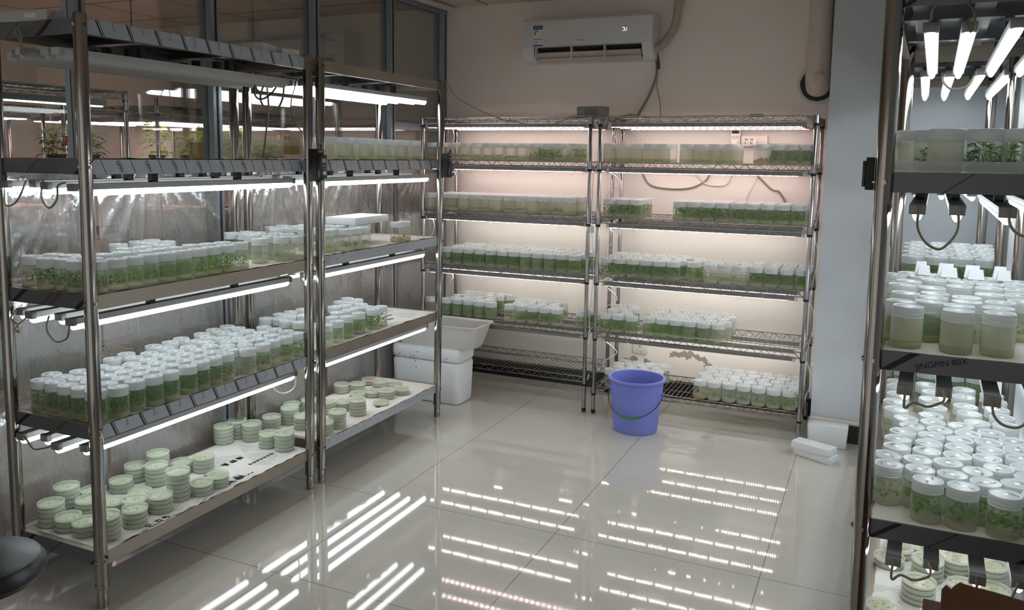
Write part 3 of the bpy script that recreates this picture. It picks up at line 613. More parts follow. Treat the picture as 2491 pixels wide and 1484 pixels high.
# centres of the jars and of the dish stacks, in metres on their shelves
PLACE={"A3":[[-2.435,1.717],[-2.419,1.78],[-2.337,1.699],[-2.274,1.713],[-2.353,1.789],[-2.283,1.777],[-2.209,1.702],[-2.148,1.721],[-2.148,1.791],[-2.149,1.855],[-2.156,1.92],[-2.148,1.984],[-2.148,2.054],[-2.148,2.125],[-2.148,2.19],[-2.148,2.254],[-2.164,2.347],[-2.288,1.857],[-2.279,1.921],[-2.25,1.978],[-2.258,2.042],[-2.249,2.11],[-2.255,2.199],[-2.236,2.261],[-2.225,2.324],[-2.492,2.09],[-2.508,2.188],[-2.508,2.253],[-2.42,2.243],[-2.428,2.168],[-2.341,2.149],[-2.358,2.007],[-2.35,2.071],[-2.22,1.765],[-2.467,2.63],[-2.449,2.7],[-2.403,2.637],[-2.324,2.591],[-2.206,2.502],[-2.247,2.607],[-2.178,2.596],[-2.148,2.652],[-2.385,2.7],[-2.341,2.653],[-2.296,2.7],[-2.232,2.7]],
"A4":[[-2.431,1.722],[-2.367,1.725],[-2.303,1.72],[-2.238,1.718],[-2.174,1.716],[-2.148,1.776],[-2.159,1.849],[-2.152,1.916],[-2.148,1.98],[-2.15,2.063],[-2.156,2.128],[-2.16,2.192],[-2.163,2.256],[-2.148,2.356],[-2.197,2.397],[-2.466,1.784],[-2.402,1.779],[-2.416,1.849],[-2.338,1.785],[-2.274,1.778],[-2.352,1.853],[-2.408,1.92],[-2.461,2.016],[-2.479,2.092],[-2.407,2.063],[-2.492,2.227],[-2.414,2.137],[-2.487,2.302],[-2.423,2.22],[-2.499,2.37],[-2.492,2.471],[-2.42,2.356],[-2.508,2.554],[-2.508,2.633],[-2.436,2.534],[-2.42,2.432],[-2.442,2.625],[-2.366,2.53],[-2.357,2.447],[-2.294,2.413],[-2.281,2.539],[-2.352,2.202],[-2.347,2.132],[-2.339,2.065],[-2.364,2.275],[-2.356,2.36],[-2.302,2.324],[-2.245,2.354],[-2.298,2.26],[-2.289,2.187],[-2.284,2.119],[-2.277,2.046],[-2.229,2.258],[-2.224,2.187],[-2.22,2.12],[-2.213,2.046],[-2.339,1.994],[-2.344,1.929],[-2.281,1.914],[-2.276,1.978],[-2.217,1.918],[-2.223,1.853],[-2.287,1.85],[-2.212,1.982],[-2.21,1.79],[-2.371,2.604],[-2.363,2.695],[-2.293,2.678],[-2.227,2.673],[-2.162,2.66],[-2.298,2.602],[-2.226,2.583],[-2.157,2.582],[-2.3,2.478],[-2.224,2.509],[-2.16,2.51],[-2.239,2.446],[-2.148,2.439],[-2.195,2.312]],
"B3":[[-2.186,2.905],[-2.207,2.966],[-2.148,2.99],[-2.148,3.054],[-2.148,3.119],[-2.342,3.108],[-2.278,3.107],[-2.291,3.17],[-2.227,3.176],[-2.221,3.24],[-2.272,2.965],[-2.167,3.439],[-2.161,3.503],[-2.488,2.903],[-2.498,2.988],[-2.402,2.897],[-2.435,3.001],[-2.444,3.071],[-2.394,2.819],[-2.314,2.916]],
"B4":[[-2.158,2.929],[-2.186,3.038],[-2.184,3.134],[-2.18,3.247],[-2.187,3.327],[-2.463,3.437],[-2.438,3.336],[-2.374,3.344],[-2.303,3.329],[-2.24,3.29],[-2.267,3.167],[-2.377,3.207],[-2.266,3.231],[-2.279,3.096],[-2.23,2.992],[-2.149,2.839],[-2.399,3.429],[-2.354,3.267],[-2.474,2.836],[-2.484,2.941],[-2.478,3.01],[-2.471,3.086],[-2.414,2.858],[-2.414,2.922],[-2.373,2.973],[-2.353,2.826],[-2.289,2.838]],
"E4":[[0.088,3.0],[0.087,2.929],[0.087,2.83],[0.077,2.737],[0.08,2.651],[0.104,2.565],[0.117,2.496],[0.093,2.431],[0.08,2.363],[0.077,2.294],[0.053,2.217],[0.057,2.148],[0.175,3.0],[0.189,2.909],[0.178,2.815],[0.187,2.723],[0.171,2.63],[0.173,2.561],[0.186,2.493],[0.162,2.429],[0.154,2.36],[0.146,2.292],[0.122,2.214],[0.125,2.145],[0.14,2.077],[0.284,2.986],[0.275,2.891],[0.272,2.779],[0.276,2.702],[0.287,2.613],[0.242,2.56],[0.255,2.492],[0.231,2.425],[0.223,2.357],[0.215,2.288],[0.19,2.224],[0.194,2.14],[0.211,2.07],[0.36,2.958],[0.36,2.88],[0.356,2.785],[0.36,2.703],[0.36,2.621],[0.314,2.528],[0.298,2.439],[0.297,2.37],[0.282,2.302],[0.25,2.188],[0.261,2.12],[0.294,2.06],[0.36,2.477],[0.359,2.339],[0.36,2.27],[0.3,2.236],[0.326,2.141],[0.36,2.408],[0.36,2.201],[0.36,2.08]],
"E3":[[0.072,2.092],[0.174,2.081],[0.256,2.088],[0.18,2.15],[0.261,2.16],[0.058,2.16],[0.132,2.255],[0.121,2.187],[0.202,2.225],[0.071,2.304],[0.207,2.296],[0.275,2.25],[0.139,2.329],[0.137,2.43],[0.065,2.458],[0.206,2.496],[0.275,2.494],[0.264,2.374],[0.329,2.397],[0.327,2.295],[0.084,2.541],[0.119,2.657],[0.15,2.595],[0.219,2.589],[0.285,2.571],[0.347,2.601],[0.343,2.505],[0.093,2.73],[0.16,2.714],[0.189,2.652],[0.258,2.65],[0.301,2.704],[0.36,2.669],[0.052,2.675]],
"dA":[[-2.448,1.743,5],[-2.493,1.836,6],[-2.367,1.744,3],[-2.451,1.906,4],[-2.396,1.84,4],[-2.285,1.744,3],[-2.205,1.759,5],[-2.337,1.895,3],[-2.468,2.035,3],[-2.502,2.131,4],[-2.404,2.139,5],[-2.465,2.204,6],[-2.41,2.264,3],[-2.229,2.076,7],[-2.347,2.315,4],[-2.189,2.147,3],[-2.19,2.228,3],[-2.348,2.012,2],[-2.257,1.912,4],[-2.196,1.858,4],[-2.207,1.976,4],[-2.503,2.588,5],[-2.503,2.67,5],[-2.422,2.67,5],[-2.303,2.638,4],[-2.218,2.639,5]],
"dB":[[-2.177,2.852,4],[-2.183,2.958,5],[-2.207,3.152,5],[-2.31,3.183,3],[-2.348,3.109,4],[-2.493,3.42,3],[-2.426,3.467,3],[-2.455,3.614,2],[-2.35,3.562,3],[-2.312,3.434,2],[-2.231,3.44,3],[-2.202,3.539,2],[-2.196,3.335,1],[-2.36,3.368,2],[-2.316,3.644,1],[-2.43,2.805,4],[-2.41,2.906,5],[-2.503,3.037,3],[-2.312,2.878,4],[-2.436,3.084,4]],
"dE":[[0.092,2.671,2],[0.193,2.632,4],[0.271,2.687,4],[0.164,2.482,4],[0.283,2.547,3],[0.36,2.682,4],[0.076,2.353,2],[0.36,2.593,2],[0.205,2.782,2],[0.119,2.756,2]]}
rn=random.Random(21)
for x,y in PLACE['A3']:
    if y<1.80 and x<-2.15: k=rn.choice(('bushy','bushy','leafy')) if x<-2.2 else 'bushy'
    elif y<1.95: k='bushy' if x>-2.2 else 'moss'
    elif y<2.09 and x>-2.2: k='moss'
    elif y<2.30: k='green' if x>-2.2 and y>2.1 else ('dense' if x>-2.2 else 'moss')
    elif y<2.37: k='bushy'
    else: k='tiny' if x<-2.2 or y>2.62 else 'sprout'
    J(x,y,ZA[2]+.0022,k,.925,'A',2)
for x,y in PLACE['A4']:
    k='dense' if y<2.21 else ('bushy' if rn.random()<.3 else 'sprout')
    if y>2.57 and x>-2.2: k='bushy'
    if 2.2<y<2.29 and x>-2.2: k='bushy'
    J(x,y,ZA[3]+.0022,k,.925,'A',3)
for x,y in PLACE['B3']: J(x,y,ZB[2]+.0022,'cream' if y>3.4 else ('sprout' if x>-2.2 else 'tiny'),.925,'B',2)
for x,y in PLACE['B4']: J(x,y,ZB[3]+.0022,'sprout' if y<2.98 and x>-2.25 else ('moss' if y<3.2 else 'leafy') if x>-2.3 else 'moss',.925,'B',3)
for i in range(10):
    J(-2.19+.004*(i%2),2.945+i*.0775,ZB[1]+.0022,'haze' if i%2 else 'tiny',.98,'B',1)
    if i<9: J(-2.275,2.98+i*.0775,ZB[1]+.0022,'tiny',.98,'B',1)
for x,y in PLACE['E3']: J(x,y,ZA[2]+.0012,'haze' if y<2.12 else ('moss' if y<2.2 else 'haze' if x<.2 else 'sprout'),1.0,'E',2)
for x,y in PLACE['E4']: J(x,y,ZA[3]+.0012,('bushy' if y<2.15 and x>.09 else 'sprout') if y<2.3 else ('sprout' if y>2.55 else 'bushy' if rn.random()<.45 else 'moss'),1.0,'E',3)
for x,y,k in ((.124,2.09,'haze'),(.2,2.085,'leafy'),(.276,2.09,'leafy'),(.35,2.095,'leafy'),(.058,2.2,'haze'),(.1,2.17,'bushy'),(.172,2.175,'bushy'),(.245,2.17,'green'),(.32,2.18,'leafy')): J(x,y,ZA[1]+.0018,k,1.08,'E',1)
for j in range(8):
    for i in range(4): J(.112+i*.078+.02*(j%2)+.04*(j*.078),3.24+j*.083,ZA[2]+.0004,'leafy' if i else 'moss',1.08,'G',2)
for j in range(6):
    for i in range(4): J(.112+i*.078+.04*(j*.08),3.22+j*.083,ZA[3]+.0004,'moss',1.05,'G',3)
ZT=.0455
def block(rk,sh,z,x0,nx,ny,kinds,y0=4.262,px=.0728,py=.0715,jit=.002,ragged=0,s=1.03,stag=True):
    for j in range(ny):
        m=nx-(rn.randint(0,ragged) if j else 0)
        for i in range(m):
            k=kinds(i,j) if callable(kinds) else kinds
            J(x0+i*px+(.022*(j%2) if stag else 0)+rn.uniform(-jit,jit)*.4,y0+j*py+rn.uniform(-jit,jit),z+ZT+.0016,k,s,rk,sh)
for sh,(z,) in enumerate([(v,) for v in ZW]): pass
block('C',1,ZW[1],-2.43,13,3,lambda i,j:'green' if i in (9,10,12) else ('sprout' if i>1 else 'cream'))
block('C',2,ZW[2],-2.44,13,4,lambda i,j:'haze' if i%3==0 else 'tiny' if i<8 else 'sprout')
block('C',3,ZW[3],-2.33,12,5,lambda i,j:'dense' if i<7 else ('moss' if i<10 else 'green'))
block('C',4,ZW[4],-2.44,1,1,'tiny'); block('C',4,ZW[4],-2.335,5,5,'moss',y0=4.268,ragged=1)
block('C',4,ZW[4],-1.915,5,4,lambda i,j:'bushy' if i else 'sprout',y0=4.258,ragged=1); block('C',4,ZW[4],-1.476,1,3,'leafy')
block('D',1,ZW[1],-1.345,5,2,lambda i,j:'haze' if j==0 else 'tiny',px=.0735); block('D',1,ZW[1],-.93,4,2,'haze'); block('D',1,ZW[1],-.56,4,3,lambda i,j:'dense' if i else 'cream',stag=False)
block('D',2,ZW[2],-1.335,3,4,'leafy',stag=False); block('D',2,ZW[2],-.955,9,4,'leafy',stag=False,px=.0735)
block('D',3,ZW[3],-1.34,6,5,'leafy'); block('D',3,ZW[3],-.878,1,3,'green',y0=4.31); block('D',3,ZW[3],-.782,3,3,lambda i,j:'sprout' if i<2 else 'tiny',px=.0765); block('D',3,ZW[3],-.555,4,4,'leafy',px=.0745,stag=False)
block('D',4,ZW[4],-1.338,3,5,'green',ragged=1,y0=4.258); block('D',4,ZW[4],-1.095,6,5,lambda i,j:'green' if i<3 else ('tiny' if i==5 else 'moss'),y0=4.262)
block('D',5,ZW[5],-1.30,4,4,'leafy'); block('D',5,ZW[5],-.81,7,5,lambda i,j:'cream' if i==0 else ('sprout' if i<4 else 'bushy' if i>4 and j==0 else 'sprout'),px=.0745)
# rows and places on the shelf, for the labels; how much of each jar shows, for who stays an object of its own
RKN={'A':'near left rack','B':'far left rack','E':'near right rack','G':'far right rack','C':'left wire rack','D':'right wire rack'}
eye=Vector((0,0,EYE))
grp={}
for j in jars: grp.setdefault((j['rk'],j['sh']),[]).append(j)
for (rk,sh),L in grp.items():
    for j in L:
        if rk in 'AB': j['row']=int(max(0,(-2.118-j['x'])/.064)); j['ord']=j['y']
        elif rk in 'EG': j['row']=int(max(0,(j['y']-2.03-(0 if rk=='E' else 1.15))/.074)); j['ord']=j['x']
        else: j['row']=int(max(0,(j['y']-4.226)/.0715)); j['ord']=j['x']
    rows={}
    for j in L: rows.setdefault(j['row'],[]).append(j)
    for r,(key,R) in enumerate(sorted(rows.items())):
        for i,j in enumerate(sorted(R,key=lambda q:q['ord'])):
            j['lab']='%s jar, %s from %s, %s row, %s shelf, %s'%(KIND[j['kind']][3],ordw(i),'near end' if rk in 'AB' else 'left' ,('front' if rk not in 'AB' else 'aisle-side') if r==0 else ordw(r),
                SHN[sh] if rk in 'ABEG' else ('top','second','third','fourth','fifth','bottom')[sh],RKN[rk])
    for j in L:
        p=Vector((j['x'],j['y'])); d=p.length; u=p/d; hid=0
        for q in L:
            v=Vector((q['x'],q['y']))-p; a=-v.dot(u)
            if q is not j and .02<a<.16: hid=max(hid,max(0,1-abs(v.x*u.y-v.y*u.x)/.06)*(1-a/.24))
        px=1992/d; el=abs(EYE-j['z']-.09)/d
        j['show']=(.068*px)**2*(el+(1-hid)*1.35)*(0.5 if (rk=='C' and j['x']<-2.33) or rk=='G' else 1)
        if rk=='E' and (j['x']-.03)/j['y']>.145: j['show']*=.3
jars.sort(key=lambda j:-j['show'])
N_OWN=318
mats_i={}; mass=MB(); massm=[]
def mi(n):
    if n not in mats_i: mats_i[n]=len(massm); massm.append(M[n])
    return mats_i[n]
LO_B=jar_body(14); LO_L=[jar_lid(14,s) for s in range(3)]; LO_G=jar_gel(14); LO_F={k:[foliage(v[0],90+i*5) for i in range(2)] for k,v in KIND.items()}
for idx,j in enumerate(jars):
    s=j['s']; a=rn.uniform(0,6.28); k=KIND[j['kind']]
    if idx<N_OWN:
        r=thing('culture_jar',j['lab'],'jar',(j['x'],j['y'],j['z']),'culture jars'); r.rotation_euler=(0,0,a); r.scale=(s,s,1.0)
        link('jar_body',BODY,r); link('lid',rn.choice(LIDS),r); link('growth_gel',GEL[k[2]],r); link('plantlet',rn.choice(FOL[j['kind']]),r)
    else:
        o=(j['x'],j['y'],j['z']); sc=(s,s,1)
        mass.merge(LO_B,o,a,sc,[mi('jar')]); mass.merge(rn.choice(LO_L),o,a,sc,[mi('lid'),mi('liddisc'),mi('lid_vent'),mi('ink_black')])
        mass.merge(LO_G,o,a,sc,[mi(k[2])]); mass.merge(rn.choice(LO_F[j['kind']]),o,a,sc,[mi(k[1][0]),mi(k[1][1]),mi('leaf_mid'),mi('moss'),mi('haze')])
if mass.v: tag(mass.build('jar_mass',massm),'massed white-lidded culture jars in the rear rows of the shelves','jar','culture jars','stuff')
print('jars',len(jars))

# ------------------------------------------------------------------ petri dishes: every dish of a stack by itself
DH=.0155
def dish_meshes(agar,leafc,seed):
    rn=random.Random(seed)
    b=MB(); b.lathe([(.0395,.0006),(.0408,.0004),(.0410,.0016),(.0410,.0125)],28,0,c1=False)
    b.lathe([(.0402,.0012),(.0402,.0052),(.001,.0055)],28,1,c0=True,c1=False); b.lathe([(.0405,.0056),(.0407,.0064)],28,2,c0=False,c1=False); base=b.mesh('dish_base',[M['dish'],M[agar],M['leaf_olive']])  # olive ring painted in for the shade in the gap under the lid
    b=MB(); b.lathe([(.0428,.0068),(.0434,.0066),(.0436,.0080),(.0436,.0140),(.0428,.0152),(.0418,.0154)],28,1,c0=False,c1=False); b.lathe([(.0418,.0154),(.0415,.0147),(.001,.0147)],28,0,c0=False)
    a=rn.uniform(0,6.28)
    for q in range(7):
        t=a+(q-3)*.13; r=.031; L=rn.uniform(.0022,.0040); an=t+rn.uniform(-.6,.6); x,y=r*math.cos(t),r*math.sin(t); dx,dy=L*math.cos(an),L*math.sin(an); nx,ny=-dy/L*.0006,dx/L*.0006
        b.add([(x-dx-nx,y-dy-ny,.0151),(x+dx-nx,y+dy-ny,.0151),(x+dx+nx,y+dy+ny,.0151),(x-dx+nx,y-dy+ny,.0151)],[(0,1,2,3)],2)
    lid=b.mesh('dish_lid',[M['dish'],M['dishrim'],M['ink_black']])
    b=MB()
    for i in range(34):
        t=rn.uniform(0,6.28); r=.036*math.sqrt(rn.random()); x,y=r*math.cos(t),r*math.sin(t)
        d=Vector((rn.uniform(-1,1),rn.uniform(-1,1),rn.uniform(.0,.5))).normalized(); s=d.cross(Vector((0,0,1))).normalized(); L=rn.uniform(.004,.009)
        P=[Vector((x,y,.0056)),Vector((x,y,.0062))+d*L*.5+s*L*.3,Vector((x,y,.0066))+d*L,Vector((x,y,.0062))+d*L*.5-s*L*.3]
        b.add([(v.x*min(1,.039/max(1e-6,math.hypot(v.x,v.y))),v.y*min(1,.039/max(1e-6,math.hypot(v.x,v.y))),min(v.z,.0125)) for v in P],[(0,1,2,3)],rn.choice((0,0,1)))
    return base,lid,b.mesh('explant',[M[leafc[0]],M[leafc[1]]],angle=60)
DK={'green':[dish_meshes('dishagar',('leaf_bright','leaf_mid'),s) for s in (1,2,3)],'cream':[dish_meshes('dishcream',('leaf_olive','leaf_bright'),s) for s in (4,5)],'pink':[dish_meshes('dishpink',('leaf_olive','leaf_olive'),6)]}
tops=[]
for key,z0,rk,sc in (('dA',ZA[4]+.0028,'near left rack',.94),('dB',ZB[4]+.0022,'far left rack',.94),('dE',ZA[4]+.0018,'near right rack',1.02)):
    L=sorted(PLACE[key],key=lambda q:q[1])
    for i,(x,y,n) in enumerate(L):
        kd='green' if key=='dA' or (key=='dB' and y<3.1) else 'cream'
        if key=='dE': kd='cream'
        if key=='dB' and abs(y-3.614)<.004: kd='pink'
        word={'green':'green','cream':'pale','pink':'pink'}[kd]
        for q in range(n):
            k=n-1-q
            lab='%s petri dish, %s in %s stack from near end, bottom shelf, %s'%(word,'topmost' if k==0 else ('bottom' if q==0 else ordw(k)+' down'),ordw(i),rk) if n>1 else 'single %s petri dish lying as %s from near end, bottom shelf, %s'%(word,ordw(i),rk)
            r=thing('petri_dish',lab,'petri dish',(x+rn.uniform(-.0012,.0012),y+rn.uniform(-.0012,.0012),z0+q*DH),'petri dishes in stacks'); r.rotation_euler=(0,0,rn.uniform(0,6.28)); r.scale=(sc,sc,1)
            m=rn.choice(DK[kd]); link('dish_base',m[0],r); link('dish_lid',m[1],r); link('explant',m[2],r)

# ------------------------------------------------------------------ air conditioner
R=thing('air_conditioner','white wall-mounted air conditioner with blue-headed energy sticker above the wire racks','air conditioner',(-1.595,YB,1.965))
ax0,ax1,ay,az0,az1=-1.985,-1.205,4.54,1.965,2.215
b=MB(); sec=[(YB,az1-.012),(ay+.05,az1),(ay+.02,az1-.004),(ay+.004,az1-.02),(ay,az1-.05),(ay,az0+.085),(ay+.035,az0+.080),(ay+.075,az0+.012),(ay+.085,az0),(YB,az0)]
b.rings([[(x,y,z) for y,z in sec] for x in (ax0,ax1)]); b.build('body',M['ac_white'],R,angle=25)
b=MB(); b.rings([[(x,y,z) for y,z in ((ay+.003,az1-.024),(ay-.004,az1-.05),(ay-.004,az0+.090),(ay+.003,az0+.086))] for x in (ax0+.02,ax1-.03)]); b.build('front_panel',M['ac_white'],R,angle=25)
for s0,s1 in ((ax0-.001,ax0+.07),(ax1-.06,ax1+.001)):
    b=MB(); b.rings([[(x,y,z) for y,z in ((ay+.001,az0+.084),(ay+.012,az0+.045),(ay+.04,az0+.010),(ay+.075,az0-.001),(ay+.08,az0+.02),(ay+.04,az0+.082))] for x in (s0,s1)]); b.build('corner_cover',M['ac_white'],R)
b=MB(); b.rings([[(x,y,z) for y,z in ((ay+.028,az0+.081),(ay+.034,az0+.079),(ay+.074,az0+.013),(ay+.068,az0+.012))] for x in (ax0+.07,ax1-.06)]); b.build('outlet',M['ac_dark'],R,smooth=False)
for d,zz in ((.012,.052),(.030,.022)):
    b=MB(); b.rings([[(x,y,z) for y,z in ((ay+d,az0+zz),(ay+d-.004,az0+zz-.004),(ay+d+.022,az0+zz-.030),(ay+d+.026,az0+zz-.026))] for x in (ax0+.075,ax1-.066)]); b.build('louver',M['ac_vane'],R,smooth=False)
for x in (ax0+.08,ax0+.30,ax0+.50):
    b=MB(); b.box(x,x+.006,ay+.004,ay+.05,az0+.008,az0+.080); b.build('louver_bracket',M['ac_white'],R,smooth=False)
b=MB(); q=ay-.0048; sx,sz=ax0+.068,az1-.045
b.box(sx,sx+.062,q,q+.001,sz-.118,sz,1); b.box(sx+.001,sx+.061,q-.0004,q,sz-.022,sz-.001,0); b.box(sx+.001,sx+.061,q-.0004,q,sz-.117,sz-.110,0)
b.box(sx+.004,sx+.058,q-.0004,q,sz-.080,sz-.077,2); b.box(sx+.010,sx+.015,q-.0004,q,sz-.046,sz-.028,2); b.box(sx+.009,sx+.016,q-.0005,q,sz-.054,sz-.046,3); b.box(sx+.020,sx+.030,q-.0004,q,sz-.034,sz-.028,2)
for i in range(4): b.box(sx+.006,sx+.034,q-.0004,q,sz-.090-.005*i,sz-.0885-.005*i,4)
b.box(sx+.010,sx+.052,q-.0008,q-.0004,sz-.013,sz-.010,1)
b.build('energy_sticker',[M['sticker_blue'],M['sticker_white'],M['ink_black'],M['ink_red'],M['bar_grey']],R,smooth=False)
b=MB(); lx,lz=-1.635,az0+.112
b.lathe([(.0036,0),(.0036,.0006)],10,0,(0,0,0)); b.v=[(lx+x,q-z,lz+y) for x,y,z in b.v]; 
for i,w in enumerate((.003,.004,.0035,.004,.003,.004)): b.box(lx+.0065+i*.0046,lx+.0065+i*.0046+w*.95,q-.0005,q,lz-.0018,lz+.0018+.0008*(i==4),0)
b.build('logo',M['ink_black'],R,smooth=False)
b=MB(); dx,dz=-1.375,az1-.098
for p0,p1 in (((0,18),(8,18)),((9,10),(9,17)),((0,0),(8,0)),((13,3),(13,14)),((14,0),(22,0)),((24,4),(24,16))):
    x0,x1=sorted((p0[0],p1[0])); z0,z1=sorted((p0[1],p1[1])); b.box(dx+x0*.001-.001,dx+x1*.001+.001,q-.0004,q,dz+z0*.001-.001,dz+z1*.001+.001)
b.build('display_digit',M['digit_glow'],R,smooth=False)
def cable(name,label,cat,pts,r,mat,k=6,n=7,group=None,flat=None):
    b=MB(); P=smooth_path(pts,k); b.tube(P,r,n)
    return tag(b.build(name,M[mat],None,base=pts[0]),label,cat,group)
cable('refrigerant_hose','tape-wrapped hose curving from the air conditioner up to the ceiling','hose',[(-1.215,4.60,2.03),(-1.19,4.64,2.035),(-1.145,4.665,2.09),(-1.112,4.67,2.16),(-1.10,4.67,2.24),(-1.092,4.67,2.345)],.022,'tape_wrap',8,12)
cable('power_cable','thick grey-brown cable dropping from the air conditioner to the wire rack top','cable',[(-1.215,4.62,2.0),(-1.212,4.68,1.95),(-1.215,4.69,1.87),(-1.26,4.70,1.76),(-1.318,4.70,1.655)],.0075,'dirty_cable')
cable('drain_hose','short dark hose end hanging below the right end of the air conditioner','hose',[(-1.212,4.66,2.0),(-1.203,4.67,1.96),(-1.198,4.67,1.915)],.010,'dark_cable')
cable('thin_wire','thin wire hanging on the wall right of the thick cable','cable',[(-1.224,4.712,1.95),(-1.214,4.714,1.82),(-1.193,4.714,1.727),(-1.186,4.712,1.632)],.0022,'dirty_cable')
cable('corner_wire','thin wire slung from the far left steel rack over the left wire rack','cable',[(-2.07,3.785,1.776),(-2.12,4.0,1.715),(-1.996,4.2,1.628),(-1.807,4.216,1.590),(-1.661,4.216,1.585),(-1.52,4.24,1.640),(-1.45,4.36,1.640)],.0024,'dirty_cable')
cable('wall_cable','drooping cable loop on the wall behind the right wire rack, left one','cable',[(-1.285,4.712,1.33),(-1.235,4.712,1.256),(-1.113,4.712,1.236),(-.995,4.712,1.246),(-.915,4.712,1.288),(-.893,4.712,1.33)],.0045,'dirty_cable')
cable('wall_cable','pale drooping cable loop behind the right wire rack, beside the darker loop','cable',[(-.974,4.712,1.33),(-.915,4.712,1.271),(-.834,4.712,1.262),(-.79,4.712,1.279),(-.768,4.712,1.33)],.0045,'white_cable')
cable('wall_cable','grey cable sloping down the wall toward the pillar behind the right wire rack','cable',[(-.64,4.712,1.33),(-.556,4.712,1.251),(-.519,4.712,1.241),(-.489,4.712,1.204),(-.462,4.712,1.15)],.0045,'dirty_cable')
cable('wall_cable','thin white cable hooked down the wall left of the sloping grey cable','cable',[(-.622,4.712,1.33),(-.655,4.712,1.26),(-.683,4.712,1.198),(-.668,4.712,1.16)],.003,'white_cable')
for i,(x,dx) in enumerate(((-1.352,.03),(-1.335,-.012),(-1.31,.035),(-1.28,.05),(-1.24,.02))):
    cable('white_lead','white lead dangling under the top shelf at the left post, %s of five'%ordw(i),'cable',[(x,4.30+.03*i,1.585),(x+dx*.4,4.30+.03*i,1.55),(x+dx,4.305+.03*i,1.50),(x+dx*.3,4.31+.03*i,1.43),(x-.01,4.31+.03*i,1.392)],.0024,'white_cable',group='leads at the right wire rack')
for i,(zt,zb,w) in enumerate(((1.33,1.06,.05),(1.03,.75,.03),(.70,.44,.045),(.40,.17,.05))):
    cable('white_lead','white lead hanging inside the left post below the %s shelf, right wire rack'%ordw(i+1),'cable',[(-1.33,4.262,zt),(-1.33+w,4.29,zt-.06),(-1.352,4.27,zt-.12),(-1.338+w*.6,4.275,zb+.05),(-1.355,4.262,zb)],.0024,'white_cable',group='leads at the right wire rack')
    cable('white_lead','thin lead curling from the right post to the pillar below the %s shelf'%ordw(i+1),'cable',[(-.296,4.32,zt),(-.275,4.31,zt-.05),(-.272,4.30,zt-.13),(-.285,4.31,zb+.06),(-.29,4.32,zb+.02)],.0018,'white_cable',group='leads at the right wire rack')
for i,(x,zt,zb) in enumerate(((-2.30,1.566,1.46),(-2.40,1.57,1.40),(-2.43,1.03,.93),(-2.30,.71,.66),(-2.29,1.325,1.27))):
    cable('white_lead','short white lead dangling from a light bar, left wire rack, %s of five'%ordw(i),'cable',[(x,4.262,zt),(x+.012,4.258,(zt+zb)/2+.01),(x+.004,4.25,zb+.02),(x-.012,4.252,zb)],.0022,'white_cable',group='leads at the left wire rack')

# ------------------------------------------------------------------ pipes, sockets and boxes at the back wall
R=thing('drain_pipe','white plastic drain pipe running down into a green-ringed hole in the wall','pipe',(-.345,4.655,1.78))
b=MB(); b.lathe([(.058,2.345-1.92),(.058,0)],24,0,(-.345,4.655,1.92)); b.build('pipe',M['pvc_white'],R)
b=MB(); b.lathe([(.062,.13),(.0625,.03),(.062,.025)],24,0,(-.345,4.655,1.92-.025)); b.tube([(-.345,4.655,1.93),(-.345,4.655,1.88),(-.345,4.662,1.845),(-.345,4.68,1.815),(-.345,4.712,1.80)],.0615,20,0); b.build('elbow',M['pvc_white'],R)
b=MB(); b.tube([(-.335,4.60,1.845),(-.335,4.588,1.832)],.030,18); b.tube([(-.335,4.59,1.834),(-.335,4.584,1.828)],.022,18); b.build('access_cap',M['pvc_white'],R)
b=MB(); 
ring=[]
for r_,y in ((.089,4.7205),(.087,4.708),(.062,4.706),(.06,4.7205)): ring.append([(-.345+r_*math.cos(2*PI*i/28),y,1.812+r_*math.sin(2*PI*i/28)) for i in range(28)])
b.rings(ring,0,False,False); b.build('hole_ring',M['hole_green'],R)
ring=[]; b=MB()
for r_,y in ((.104,4.7203),(.101,4.713),(.089,4.712),(.086,4.7203)): ring.append([(-.345+r_*math.cos(2*PI*i/28)*(1+.03*math.sin(5*i)),y,1.812+r_*math.sin(2*PI*i/28)*(1+.03*math.sin(3*i+1))) for i in range(28)])
b.rings(ring,0,False,False); b.build('mortar_rim',M['pvc_white'],R)
b=MB(); b.tube([(-.262,4.318,.112),(.08,4.318,.108),(.498,4.318,.104)],.0125,12); tag(b.build('skirting_pipe',M['pvc_white'],None,base=(0,4.318,.1)),'thin pale pipe along the foot of the pillar above the black skirting','pipe')
b=MB(); b.tube([(-.575,4.712,1.503),(-.27,4.712,1.494)],.0075,8); tag(b.build('wire_conduit',M['socket_white'],None,base=(-.4,4.712,1.5)),'white conduit on the wall from the power strip to the pillar','conduit')
b=MB(); b.tube(smooth_path([(-2.54,3.6,2.318),(-2.54,4.3,2.322),(-2.53,4.69,2.325)]),.018,10); tag(b.build('ceiling_conduit',M['pvc_white'],None,base=(-2.54,4.1,2.32)),'pale conduit along the ceiling above the glass in the corner','conduit')
R=thing('power_strip','white power strip on the wall behind the top bay of the right wire rack','power strip',(-.655,YB,1.51))
b=MB(); b.rbox(-.728,-.585,4.694,4.7195,1.482,1.540,.006); b.build('body',M['socket_white'],R)
for x in (-.705,-.675):
    b=MB(); b.box(x,x+.005,4.6935,4.695,1.516,1.524); b.box(x+.008,x+.013,4.6935,4.695,1.516,1.524); b.box(x,x+.004,4.6935,4.695,1.496,1.506); b.build('socket_slot',M['ink_black'],R,smooth=False)
b=MB(); b.rbox(-.66,-.64,4.672,4.694,1.49,1.522,.004); b.build('plug',M['socket_white'],R)
R=thing('plug_timer','white plug-in timer with grey screen at the left end of the power strip','timer',(-.755,YB,1.51))
b=MB(); b.rbox(-.782,-.730,4.682,4.7195,1.478,1.573,.006); b.build('body',M['socket_white'],R)
b=MB(); b.box(-.776,-.737,4.6812,4.683,1.552,1.568); b.build('screen',M['ac_dark'],R,smooth=False)
